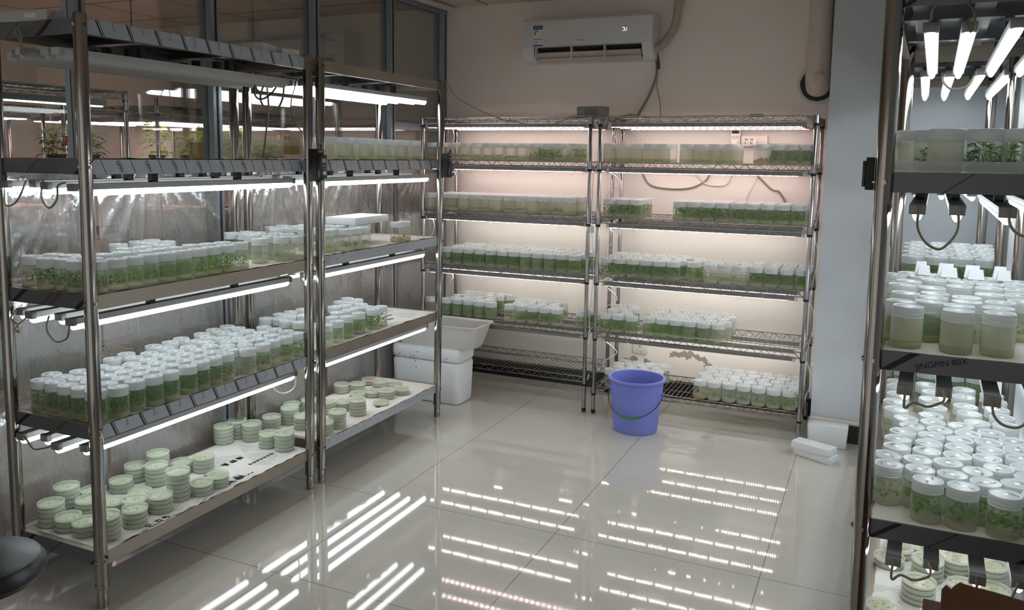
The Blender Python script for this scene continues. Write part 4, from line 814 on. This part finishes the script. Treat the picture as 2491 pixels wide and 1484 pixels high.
b=MB()
for i in range(4):
    for k in range(2): b.box(-.775+i*.0105,-.769+i*.0105,4.6808,4.683,1.534-k*.010,1.539-k*.010)
b.build('button_row',M['bar_grey'],R,smooth=False)
b=MB(); b.rbox(-.770,-.742,4.655,4.682,1.486,1.512,.004); b.build('plug',M['socket_white'],R)
R=thing('wall_socket','white wall socket low on the wall behind the blue bucket','socket',(-1.262,YB,.27))
b=MB(); b.rbox(-1.307,-1.217,4.708,4.7195,.248,.330,.004); b.build('plate',M['socket_white'],R)
b=MB(); b.box(-1.266,-1.258,4.7072,4.709,.288,.296); b.build('socket_slot',M['ink_black'],R,smooth=False)
R=thing('junction_box','old grey driver box with peeling label on top of the left wire rack','box',(-1.49,4.36,1.6264))
b=MB(); b.rbox(-1.565,-1.405,4.34,4.43,1.6285,1.690,.008); b.build('body',M['carton_grey'],R)
b=MB(); b.box(-1.52,-1.44,4.3392,4.341,1.640,1.680); b.build('label_patch',M['grey_board'],R,smooth=False)
for z in (1.642,1.674):
    b=MB(); b.box(-1.573,-1.565,4.35,4.42,z,z+.006); b.build('mount_lug',M['carton_grey'],R,smooth=False)
b=MB(); b.rings([[(-1.35,4.36+.08*i,1.630),(-1.30,4.36+.08*i,1.642+.004*i),(-1.262,4.36+.08*i,1.650),(-1.248,4.36+.08*i,1.6445),(-1.25,4.36+.08*i,1.6285),(-1.35,4.36+.08*i,1.6285)] for i in (0,1)]); tag(b.build('adapter_wedge',M['carton_grey'],None,base=(-1.3,4.4,1.63)),'flat grey adapter under the thick cable on the right wire rack top','adapter')
b=MB(); b.rbox(-.655,-.590,4.47,4.53,1.6285,1.647,.006); tag(b.build('lamp_connector',M['carton_grey'],None,base=(-.62,4.5,1.63)),'small grey connector lying on top of the right wire rack near its right end','connector')
b=MB(); b.rbox(-1.425,-1.407,4.205,4.222,1.005,1.040,.004); tag(b.build('inline_switch',M['lamp_cap'],None,base=(-1.416,4.213,1.02)),'small pale inline switch hanging between the two wire racks','switch')
b=MB(); b.tube(smooth_path([(-1.415,4.213,1.33),(-1.420,4.213,1.15),(-1.416,4.213,1.04)]),.002,5); b.tube(smooth_path([(-1.416,4.213,1.005),(-1.40,4.213,.80),(-1.418,4.213,.55),(-1.405,4.213,.42)]),.002,5); tag(b.build('switch_cord',M['white_cable'],None,base=(-1.415,4.213,1.0)),'pale cord running down between the two wire racks','cable')

# ------------------------------------------------------------------ timers on the steel posts
def timer(label,x,y,z,w=.05,d=.056,h=.125,face=1):
    R=thing('din_timer',label,'timer',(x,y,z),'black time switches')
    b=MB(); b.rbox(x,x+d*.72,y,y+w,z,z+h,.003); b.build('body',M['rubber_black'],R)
    b=MB(); b.rbox(x+d*.72,x+d,y+.003,y+w-.003,z+.008,z+h-.022,.002); b.build('front_cover',M['stool_leather'],R)
    b=MB(); b.box(x+d,x+d+.0012,y+.014,y+w-.010,z+.071,z+.087); b.build('screen',M['lcd'],R,smooth=False)
    b=MB()
    for i in range(4): b.box(x+d,x+d+.0015,y+.011+i*.008,y+.016+i*.008,z+.054,z+.061)
    for i in range(2): b.box(x+d,x+d+.0015,y+.020+i*.009,y+.026+i*.009,z+.043,z+.049)
    b.build('button_row',M['bar_grey'],R,smooth=False)
    b=MB(); b.box(x+d,x+d+.0012,y+.018,y+w-.010,z+.022,z+.036); b.build('info_sticker',M['sticker_white'],R,smooth=False)
    for i in range(5):
        b=MB(); b.box(x+d*.72,x+d*.86,y+.008+i*.0075,y+.013+i*.0075,z+h-.014,z+h-.004); b.build('terminal',M['bar_grey'],R,smooth=False)
    for i in range(2):
        b=MB(); b.tube(smooth_path([(x+d*.7,y+.010+i*.012,z+h-.004),(x+d*.8,y+.014+i*.012,z+h+.018),(x+d*.7,y+.026+i*.012,z+h+.014),(x+d*.6,y+.03+i*.012,z+h-.002)]),.0016,5); b.build('terminal_wire',M['ink_red'] if i else M['rubber_black'],R)
timer('black time switch between the two left steel racks at the second shelf',-2.093,2.668,1.305)
timer('black time switch on the far post of the far left steel rack',-2.093,3.752,1.298)
R=thing('din_timer','black time switch seen edge-on left of the near right steel rack','timer',(-.035,2.03,1.345),'black time switches')
b=MB(); b.rbox(-.036,-.018,2.02,2.075,1.345,1.418,.002); b.build('body',M['rubber_black'],R)
b=MB(); b.rbox(-.043,-.036,2.025,2.07,1.352,1.410,.002); b.build('front_cover',M['stool_leather'],R)

# ------------------------------------------------------------------ lamp leads at the near ends of the tubes
def lead(label,pts,r=.003,mat='dirty_cable'): return cable('lamp_lead',label,'cable',pts,r,mat,6,6,'leads between tube lights')
lead('looped grey lead hanging from second-shelf lamps at the near left corner',[(-2.366,1.665,1.318),(-2.40,1.655,1.254),(-2.455,1.655,1.243),(-2.462,1.665,1.314)])
lead('hanging ribbon lead under second shelf lamps, nearest the aisle, near left steel rack',[(-2.297,1.67,1.319),(-2.287,1.655,1.27),(-2.253,1.652,1.24),(-2.22,1.655,1.266),(-2.226,1.665,1.305),(-2.205,1.675,1.316)])
lead('knotted lead under middle shelf lamps, glass side, near left steel rack',[(-2.455,1.67,.91),(-2.461,1.655,.885),(-2.425,1.652,.868),(-2.422,1.652,.845),(-2.432,1.652,.862),(-2.38,1.67,.908)])
lead('wide looped lead under middle shelf lamps, near left steel rack',[(-2.304,1.67,.906),(-2.296,1.655,.867),(-2.258,1.652,.835),(-2.212,1.654,.845),(-2.20,1.656,.87),(-2.21,1.67,.906)])
lead('long sagging lead under fourth shelf lamps, near left steel rack',[(-2.457,1.67,.503),(-2.42,1.655,.496),(-2.386,1.652,.474),(-2.343,1.654,.482),(-2.318,1.656,.49),(-2.28,1.67,.503)])
lead('yellowish lead curling over the unlit top lamps, near left steel rack',[(-2.36,1.672,1.722),(-2.352,1.648,1.762),(-2.335,1.645,1.764),(-2.325,1.648,1.735),(-2.332,1.650,1.69),(-2.30,1.668,1.71)])
lead('thick cable loop below the top lamps at the far end, near left steel rack',[(-2.20,2.5,1.716),(-2.2,2.489,1.635),(-2.2,2.526,1.617),(-2.2,2.589,1.648),(-2.2,2.65,1.716)],.0036,'dark_cable')
lead('large hanging cable loop below top lamps between the left steel racks',[(-2.21,2.58,1.716),(-2.21,2.533,1.636),(-2.21,2.545,1.593),(-2.21,2.587,1.576),(-2.21,2.635,1.593),(-2.21,2.665,1.643),(-2.21,2.67,1.716)],.004,'dirty_cable')
lead('cable dropping straight from top lamps to second shelf between the left racks',[(-2.35,2.73,1.72),(-2.35,2.735,1.661),(-2.35,2.74,1.596),(-2.35,2.725,1.515),(-2.35,2.70,1.39)],.004,'dirty_cable')
lead('thin dark cable bowing beside the post between the left steel racks',[(-2.25,2.80,1.718),(-2.25,2.787,1.683),(-2.25,2.761,1.62),(-2.25,2.77,1.56),(-2.25,2.808,1.517),(-2.25,2.843,1.495)],.0024,'dark_cable')
lead('white lead sagging under the fourth shelf at the far end, near left steel rack',[(-2.30,2.66,.449),(-2.30,2.685,.407),(-2.30,2.737,.38),(-2.30,2.80,.385),(-2.285,2.80,.43),(-2.275,2.79,.50)],.0034,'white_cable')
for k,(z,nm) in enumerate(((1.318,'second'),(.914,'middle'),(.511,'fourth'))):
    zz=z-.002
    lead('hanging brown ribbon lead under the %s shelf of the near right steel rack'%nm,[(.076,1.985,zz),(.075,1.975,zz-.045),(.092,1.972,zz-(.078 if k==0 else .030)),(.118,1.972,zz-(.092 if k==0 else .036)),(.138,1.972,zz-(.075 if k==0 else .028)),(.152,1.978,zz-.045 if k==0 else zz-.018),(.150,1.998,zz)],.003,'dirty_cable')
    lead('brown ribbon lead sagging toward the picture edge, %s shelf, near right steel rack'%nm,[(.242,1.975,zz),(.246,1.968,zz-.035),(.268,1.966,zz-.055),(.30,1.968,zz-.05),(.322,1.985,zz)],.003,'dirty_cable')
lead('flat lead rising from the first top lamp of the near right steel rack',[(.075,2.10,1.722),(.077,2.085,1.745),(.089,2.08,1.760),(.101,2.09,1.770)],.003,'dirty_cable')
lead('looped flat lead at the second top lamp of the near right steel rack',[(.14,2.10,1.765),(.158,2.085,1.736),(.160,2.08,1.705),(.154,2.078,1.692),(.147,2.08,1.705),(.15,2.10,1.722)],.003,'dirty_cable')
lead('pale lead bridging lamps at the far right steel rack top',[(.165,3.235,1.715),(.17,3.22,1.68),(.20,3.215,1.655),(.245,3.22,1.67),(.265,3.235,1.715)],.004,'dirty_cable')

# ------------------------------------------------------------------ loose things
for lab,cx,cy,w,l,h,rz in (('white lamp carton lying askew on top of near left steel rack, larger one',-2.20,2.52,.09,.13,.034,.3),('small white carton on top of near left steel rack near its far end',-2.17,2.635,.07,.085,.028,-.2)):
    R=thing('carton',lab,'carton',(cx,cy,ZA[0]),'cartons on the rack top'); R.rotation_euler=(0,0,rz)
    b=MB(); b.rbox(-w/2,w/2,-l/2,l/2,.0005,h,.002); link('body',b.mesh('body',M['lamp_cap']),R)
    b=MB(); b.box(-w/2-.0004,w/2+.0004,-.012,.012,.0,h+.0005); link('tape_band',b.mesh('tape_band',M['liner_paper'],False),R)
R=thing('power_supply','white lamp power supply lying at the near corner of the top shelf, near left rack','power supply',(-2.36,1.70,ZA[0])); R.rotation_euler=(0,0,.15)
b=MB(); b.rbox(-.12,.10,-.035,.035,.0005,.034,.004); link('body',b.mesh('body',M['lamp_housing']),R)
b=MB(); b.box(.02,.06,-.0358,-.034,.010,.024); link('rating_label',b.mesh('rating_label',M['lamp_cap'],False),R)
b=MB(); b.rbox(-.055,.055,-.15,.15,0,.034,.003)
o=b.build('foam_slab',M['foam'],None); o.location=(-2.30,3.30,ZB[2]+.0992); o.rotation_euler=(0,0,.05); tag(o,'white foam slab laid across the jars on middle shelf of far left steel rack','foam slab')
o.scale=(1.5,1.0,1.0)
# bucket
R=thing('bucket','blue-violet plastic bucket with wire handle standing on the tiles','bucket',(-1.10,4.065,0))
b=MB(); b.lathe([(.100,.0),(.112,.002),(.114,.008),(.136,.235),(.137,.262),(.146,.266),(.150,.270),(.150,.280),(.146,.283),(.1355,.2815),(.133,.262),(.110,.012),(.001,.010)],48,0,(-1.10,4.065,0),True,False); b.lathe([(.1335,.208),(.1352,.211),(.1345,.214)],48,0,(-1.10,4.065,0),False,False); b.build('pail',M['bucket'],R)
hp=[(-1.10+.143*math.cos(PI+PI*i/16)*1.0,4.065-.142*math.sin(PI*i/16)*.99-.004,.205-.105*math.sin(PI*i/16)) for i in range(17)]
b=MB(); b.tube(smooth_path(hp,3),.0022,6); b.build('handle',M['bucket_wire'],R)
b=MB(); b.tube(smooth_path(hp[6:11],4),.0062,8); b.build('grip',M['grip_green'],R)
for s in (-1,1):
    b=MB(); b.cyl((-1.10+s*.128,4.061,.206),(-1.10+s*.147,4.061,.206),.009,10); b.build('handle_boss',M['bucket'],R)
# foam box with tote on it
R=thing('foam_box','large white foam box with speckled lid on the floor by the left wire rack','box',(-2.33,4.08,0))
b=MB(); b.rbox(-2.55,-2.105,3.985,4.185,0,.243,.03,0,6,.008); b.build('body',M['foam'],R)
b=MB(); b.rbox(-2.553,-2.102,3.982,4.188,.2432,.325,.032,0,6,0,.02); b.build('lid',M['foam'],R)
b=MB(); rs=random.Random(5)
for x,z in ((-2.50,.262),(-2.49,.268),(-2.46,.257),(-2.42,.254),(-2.40,.262),(-2.395,.250),(-2.385,.235),(-2.38,.20),(-2.37,.29),(-2.33,.248),(-2.22,.24),(-2.195,.262),(-2.18,.27),(-2.185,.25),(-2.54,.258)):
    b.lathe([(.0042,0),(.0038,.0012),(.002,.0018)],8,0); nb=len(b.v)-24; b.v[nb:]=[(x+p,3.9815-q2,z+r2) for p,r2,q2 in b.v[nb:]]
b.build('speck',M['bar_grey'],R); R.children[-1]['kind']='stuff'
R=thing('plastic_tote','flared white plastic tote resting on the foam box lid','tote',(-2.26,4.085,.325))
b=MB(); 
def rr(cx,cy,hx,hy,r,z,n=5): return [(cx+sx*(hx-r)+r*math.cos(PI/2*c+PI/2*i/n),cy+sy*(hy-r)+r*math.sin(PI/2*c+PI/2*i/n),z) for c,(sx,sy) in enumerate(((1,1),(-1,1),(-1,-1),(1,-1))) for i in range(n+1)]
tc=(-2.27,4.083)
b.rings([rr(*tc,.225,.080,.02,.326),rr(*tc,.235,.088,.024,.345),rr(*tc,.268,.118,.03,.452),rr(*tc,.282,.130,.034,.456),rr(*tc,.284,.132,.034,.466),rr(*tc,.279,.127,.034,.467),rr(*tc,.263,.113,.03,.458),rr(*tc,.230,.083,.022,.348),rr(*tc,.222,.078,.02,.332)],0,True,True); b.build('tub',M['tote'],R)
# foam blocks on the floor at the pillar
b=MB(); b.rbox(-.095,.095,-.042,.042,0,.112,.012,0,5,.006)
o=b.build('foam_block',M['foam'],None); o.location=(-.172,4.258,0); o.rotation_euler=(0,0,-.02); tag(o,'white foam box leaning by the foot of the pillar behind the thin slabs','foam block')
for i in range(2):
    b=MB(); b.rbox(-.095,.095,-.040,.040,0,.034,.004)
    o=b.build('foam_slab',M['foam'],None); o.location=(-.208-.012*i,4.045-.006*i,.0005+.0362*i); o.rotation_euler=(0,0,-.50+.10*i); tag(o,'white foam slab on the floor by the pillar, %s of a stack of two'%('lower','upper')[i],'foam slab')
# folded paper tags standing among the jars
for i,(x,y,w) in enumerate(((.121,2.722,.034),(.185,2.70,.044),(.252,2.69,.042),(.322,2.70,.036))):
    for k in range(2):
        R=thing('paper_tag','folded white paper tag on jar lids, near right rack, %s pair from left, %s'%(ordw(i),('rear','front')[k]),'tag',(x+.007*k,y-.028*k,ZA[2]+.098))
        b=MB(); h=.036-.008*k
        b.rings([[(-w/2,-.013,0),(-w/2+.0008,-.0125,.0),(w/2-.0008,-.0125,0),(w/2,-.013,0)],[(-w/2+.004,-.001,h),(-w/2+.0048,0,h),(w/2-.0048,0,h),(w/2-.004,-.001,h)]],0); b.rings([[(-w/2,.013,0),(w/2,.013,0),(w/2,.0122,0),(-w/2,.0122,0)],[(-w/2+.004,.001,h),(w/2-.004,.001,h),(w/2-.004,.0,h-.001),(-w/2+.004,.0,h-.001)]],0)
        link('folded_card',b.mesh('folded_card',M['tag_white'],False),R)
# stool seat and cardboard box at the picture's edges
R=thing('stool','round black leather stool, only its seat edge in view','stool',(-1.757,1.075,0))
b=MB(); b.lathe([(.098,.462),(.121,.466),(.131,.480),(.130,.496),(.118,.512),(.08,.521),(.03,.523),(.001,.523)],40,0,(-1.757,1.075,0),True,False); b.build('seat',M['stool_leather'],R)
b=MB(); b.lathe([(.030,.08),(.030,.30),(.024,.302),(.024,.464)],16,0,(-1.757,1.075,0)); b.build('column',M['steel'],R)
for i in range(5):
    a=2*PI*i/5+.3; c,s=math.cos(a),math.sin(a)
    b=MB(); b.tube([(-1.757+.02*c,1.075+.02*s,.10),(-1.757+.22*c,1.075+.22*s,.07)],.016,8,0,True,.011); b.build('base_arm',M['steel'],R)
    b=MB(); b.cyl((-1.757+.22*c,1.075+.22*s,.06),(-1.757+.22*c,1.075+.22*s,0),.014,10); b.build('foot_pad',M['rubber_black'],R)
R=thing('cardboard_box','brown cardboard box with torn flap corner at the lower right','box',(.30,1.70,0))
b=MB(); b.box(.136,.50,1.502,1.90,.0,.47); b.build('body',M['cardboard'],R,smooth=False)
b=MB(); top=[(.134,1.496,.690),(.140,1.496,.700),(.148,1.496,.694),(.152,1.496,.701),(.160,1.496,.709),(.170,1.496,.707),(.211,1.496,.704),(.253,1.496,.699),(.33,1.496,.690),(.50,1.496,.675)]
F=[(x,y,z) for x,y,z in top]; n=len(F); bot=[(x+.002,1.496,.465) for x,_,_ in F]
b.add(F+bot+[(x,y+.005,z) for x,y,z in F]+[(x,y+.005,z) for x,y,z in bot],[(i,n+i,n+i+1,i+1) for i in range(n-1)]+[(2*n+i,2*n+i+1,3*n+i+1,3*n+i) for i in range(n-1)]+[(i,i+1,2*n+i+1,2*n+i) for i in range(n-1)]+[(0,2*n,3*n,n),(n-1,2*n-1,4*n-1,3*n-1)]); b.build('flap',M['cardboard'],R,smooth=False)

# ------------------------------------------------------------------ the plant room beyond the glass
wire_rack('dark wire rack beyond the glass, nearest the window, with a long white lamp',-3.85,-3.40,1.75,2.93,[1.655,1.285,.80,.30],1.705,group='wire racks beyond the glass')
wire_rack('dark wire rack beyond the glass behind the middle of the left racks',-3.95,-3.40,3.12,4.30,[1.60,1.285,.80,.30],1.69,group='wire racks beyond the glass')
wire_rack('farther wire rack beyond the glass with pink lamps',-5.4,-4.85,2.1,3.55,[1.64,1.25,.8,.3],1.68,group='wire racks beyond the glass')
wire_rack('farthest wire rack beyond the glass near the back wall',-5.4,-4.85,3.7,4.6,[1.64,1.25,.8,.3],1.68,group='wire racks beyond the glass')
def pinkbar(x,y0,y1,z,label,mat='led_pink',w=.055):
    R=thing('grow_lamp',label,'lamp',(x,y0,z),'lamps beyond the glass')
    b=MB(); b.box(x-w,x+w,y0,y1,z-.028,z); b.build('housing',M['bar_grey'],R,smooth=False)
    b=MB(); b.box(x-w*.8,x+w*.8,y0+.02,y1-.02,z-.034,z-.028); b.build('diffuser',M[mat],R,smooth=False)
i=0
for x,y0,y1,z in ((-3.48,3.18,4.25,1.595),(-3.66,3.18,4.25,1.595),(-3.84,3.18,4.25,1.595),(-4.95,2.15,3.5,1.635),(-5.12,2.15,3.5,1.635),(-5.3,2.15,3.5,1.635),(-4.95,3.75,4.55,1.635),(-5.2,3.75,4.55,1.635),(-3.5,1.8,2.88,1.285),(-3.7,1.8,2.88,1.285),(-3.5,3.2,4.25,1.285)):
    pinkbar(x,y0,y1,z,'pink grow lamp beyond the glass, %s of eleven counted from the window'%ordw(i)); i+=1
pinkbar(-3.46,1.8,2.86,1.655,'long white lamp beyond the glass under the nearest rack top','tube_glow',.016)
pinkbar(-3.36,2.75,4.0,1.86,'white ceiling-hung lamp beyond the glass above the middle rack','tube_glow',.016)
for s in (0,1):
    b=MB(); b.tube([(-3.36,2.95+.85*s,1.86),(-3.36,2.95+.85*s,ZC)],.003,5); tag(b.build('hanging_cord',M['dark_cable'],None,base=(-3.36,2.95+.85*s,1.86)),'thin cord holding the hung lamp beyond the glass, %s end'%('near','far')[s],'cord')
rp=random.Random(11)
def big_leaf(b,p,a,el,L,w,m):
    d=Vector((math.cos(a)*math.cos(el),math.sin(a)*math.cos(el),math.sin(el))); s=Vector((-math.sin(a),math.cos(a),0)); p=Vector(p)
    q=p+d*L*.5+Vector((0,0,L*.08)); t=p+d*L-Vector((0,0,L*.22)); b.add([tuple(p),tuple(q+s*w),tuple(t),tuple(q-s*w),tuple(q-Vector((0,0,w*.3)))],[(0,4,1),(0,3,4),(4,2,1),(4,3,2)],m)
for i,(x,y,h,mt,lab) in enumerate(((-3.50,2.62,.13,('leaf_olive','leaf_mid'),'small potted tomato plant with red fruit beyond the glass'),(-3.50,2.80,.13,('leaf_olive','leaf_bright'),'low yellowish potted plant beyond the glass beside the tomato plant'),
     (-3.52,3.22,.17,('leaf_bright','leaf_mid'),'pale green potted plant beyond the glass near the dark post'),(-3.50,3.42,.12,('leaf_mid','leaf_olive'),'potted plant beyond the glass in front of the yellow card'),
     (-3.52,3.60,.20,('leaf_olive','leaf_mid'),'drooping broad-leaved potted plant beyond the glass beside the frame'),(-3.60,3.90,.22,('leaf_mid','leaf_dark'),'tall leafy potted plant beyond the glass behind the frame'),
     (-3.50,4.02,.11,('leaf_dark','leaf_olive'),'dark small-leaved potted plant beyond the glass between the left racks'),(-3.52,4.18,.13,('leaf_olive','leaf_bright'),'potted plant beyond the glass beside the second yellow card'),
     (-3.6,2.25,.14,('leaf_dark','leaf_olive'),'dim potted plant beyond the glass behind the near end of the rack'))):
    R=thing('potted_plant',lab,'plant',(x,y,1.3322),'potted plants beyond the glass')
    b=MB(); b.lathe([(.030,0),(.042,.055),(.044,.056),(.044,.062),(.040,.062),(.038,.05),(.001,.05)],16,0,(x,y,1.3322),True,False); b.build('pot',M['pot_black'],R)
    b=MB()
    for k in range(60):
        a=rp.uniform(0,6.28); r=rp.uniform(0,.05); z=1.3322+.05+h*rp.random()
        big_leaf(b,(x+r*math.cos(a),y+r*math.sin(a),z),a+rp.uniform(-.6,.6),rp.uniform(-.3,.6),rp.uniform(.035,.075) if i not in (4,5) else rp.uniform(.06,.11),rp.uniform(.010,.018),rp.choice((0,1)))
    b.build('foliage',[M[mt[0]],M[mt[1]]],R)
    b=MB(); b.tube([(x+.01,y-.01,1.36),(x+.015,y+.005,1.3322+h+.07)],.0022,5); b.build('stake',M['stake'],R)
    if i==0:
        for dx,dz in ((.05,.13),(.058,.11),(.045,.105),(.062,.125)):
            b=MB(); b.lathe([(.001,-.011),(.006,-.008),(.009,0),(.006,.006),(.001,.008)],10,0,(x+dx,y-.03+dz*.3,1.3322+dz)); b.build('tomato',M['tomato_red'],R)
for x,y,z,lab in ((-3.43,3.45,1.335,'yellow sticky card standing among plants beyond the glass, beside the dark post'),(-3.43,4.22,1.385,'yellow sticky card beyond the glass seen right beside the black time switch')):
    R=thing('sticky_card',lab,'card',(x,y,z)); b=MB(); b.box(x-.001,x+.001,y-.09,y+.07,z+.02,z+.13); b.build('card',M['sticky_yellow'],R,smooth=False)
    b=MB(); b.box(x+.001,x+.003,y-.012,y-.009,1.33,z+.12); b.build('stake',M['stake'],R,smooth=False)
for x0,x1,y0,y1,z0,z1,m,lab in ((-3.80,-3.5,1.8,2.6,.8475,1.16,'tan_board','tan cardboard carton on the shelf beyond the glass, near end'),(-3.80,-3.5,3.2,3.9,.8475,1.10,'tan_board','tan carton beyond the glass behind the fanned plastic sheet'),(-3.8,-3.5,2.0,2.8,.3475,.66,'grey_board','grey carton low beyond the glass'),(-3.8,-3.5,3.3,4.1,.3475,.62,'grey_board','grey carton low beyond the glass behind the second sheet')):
    R=thing('storage_carton',lab,'carton',((x0+x1)/2,(y0+y1)/2,z0),'cartons beyond the glass'); b=MB(); b.rbox(x0,x1,y0,y1,z0+.0005,z1,.006); b.build('body',M[m],R); b=MB(); b.box(x0-.0005,x1+.0005,(y0+y1)/2-.03,(y0+y1)/2+.03,z0+.001,z1+.0008); b.build('tape_band',M['liner_paper'],R,smooth=False)
R=thing('wall_board','pale notice board on the back wall beyond the glass','board',(-3.9,YB,1.9)); b=MB(); b.box(-4.55,-3.55,4.70,4.7195,1.86,2.20); b.build('panel',M['sticker_white'],R,smooth=False)
b=MB(); b.box(-4.57,-3.53,4.697,4.705,1.84,1.86); b.box(-4.57,-3.53,4.697,4.705,2.20,2.22); b.build('frame',M['alu_frame'],R,smooth=False)
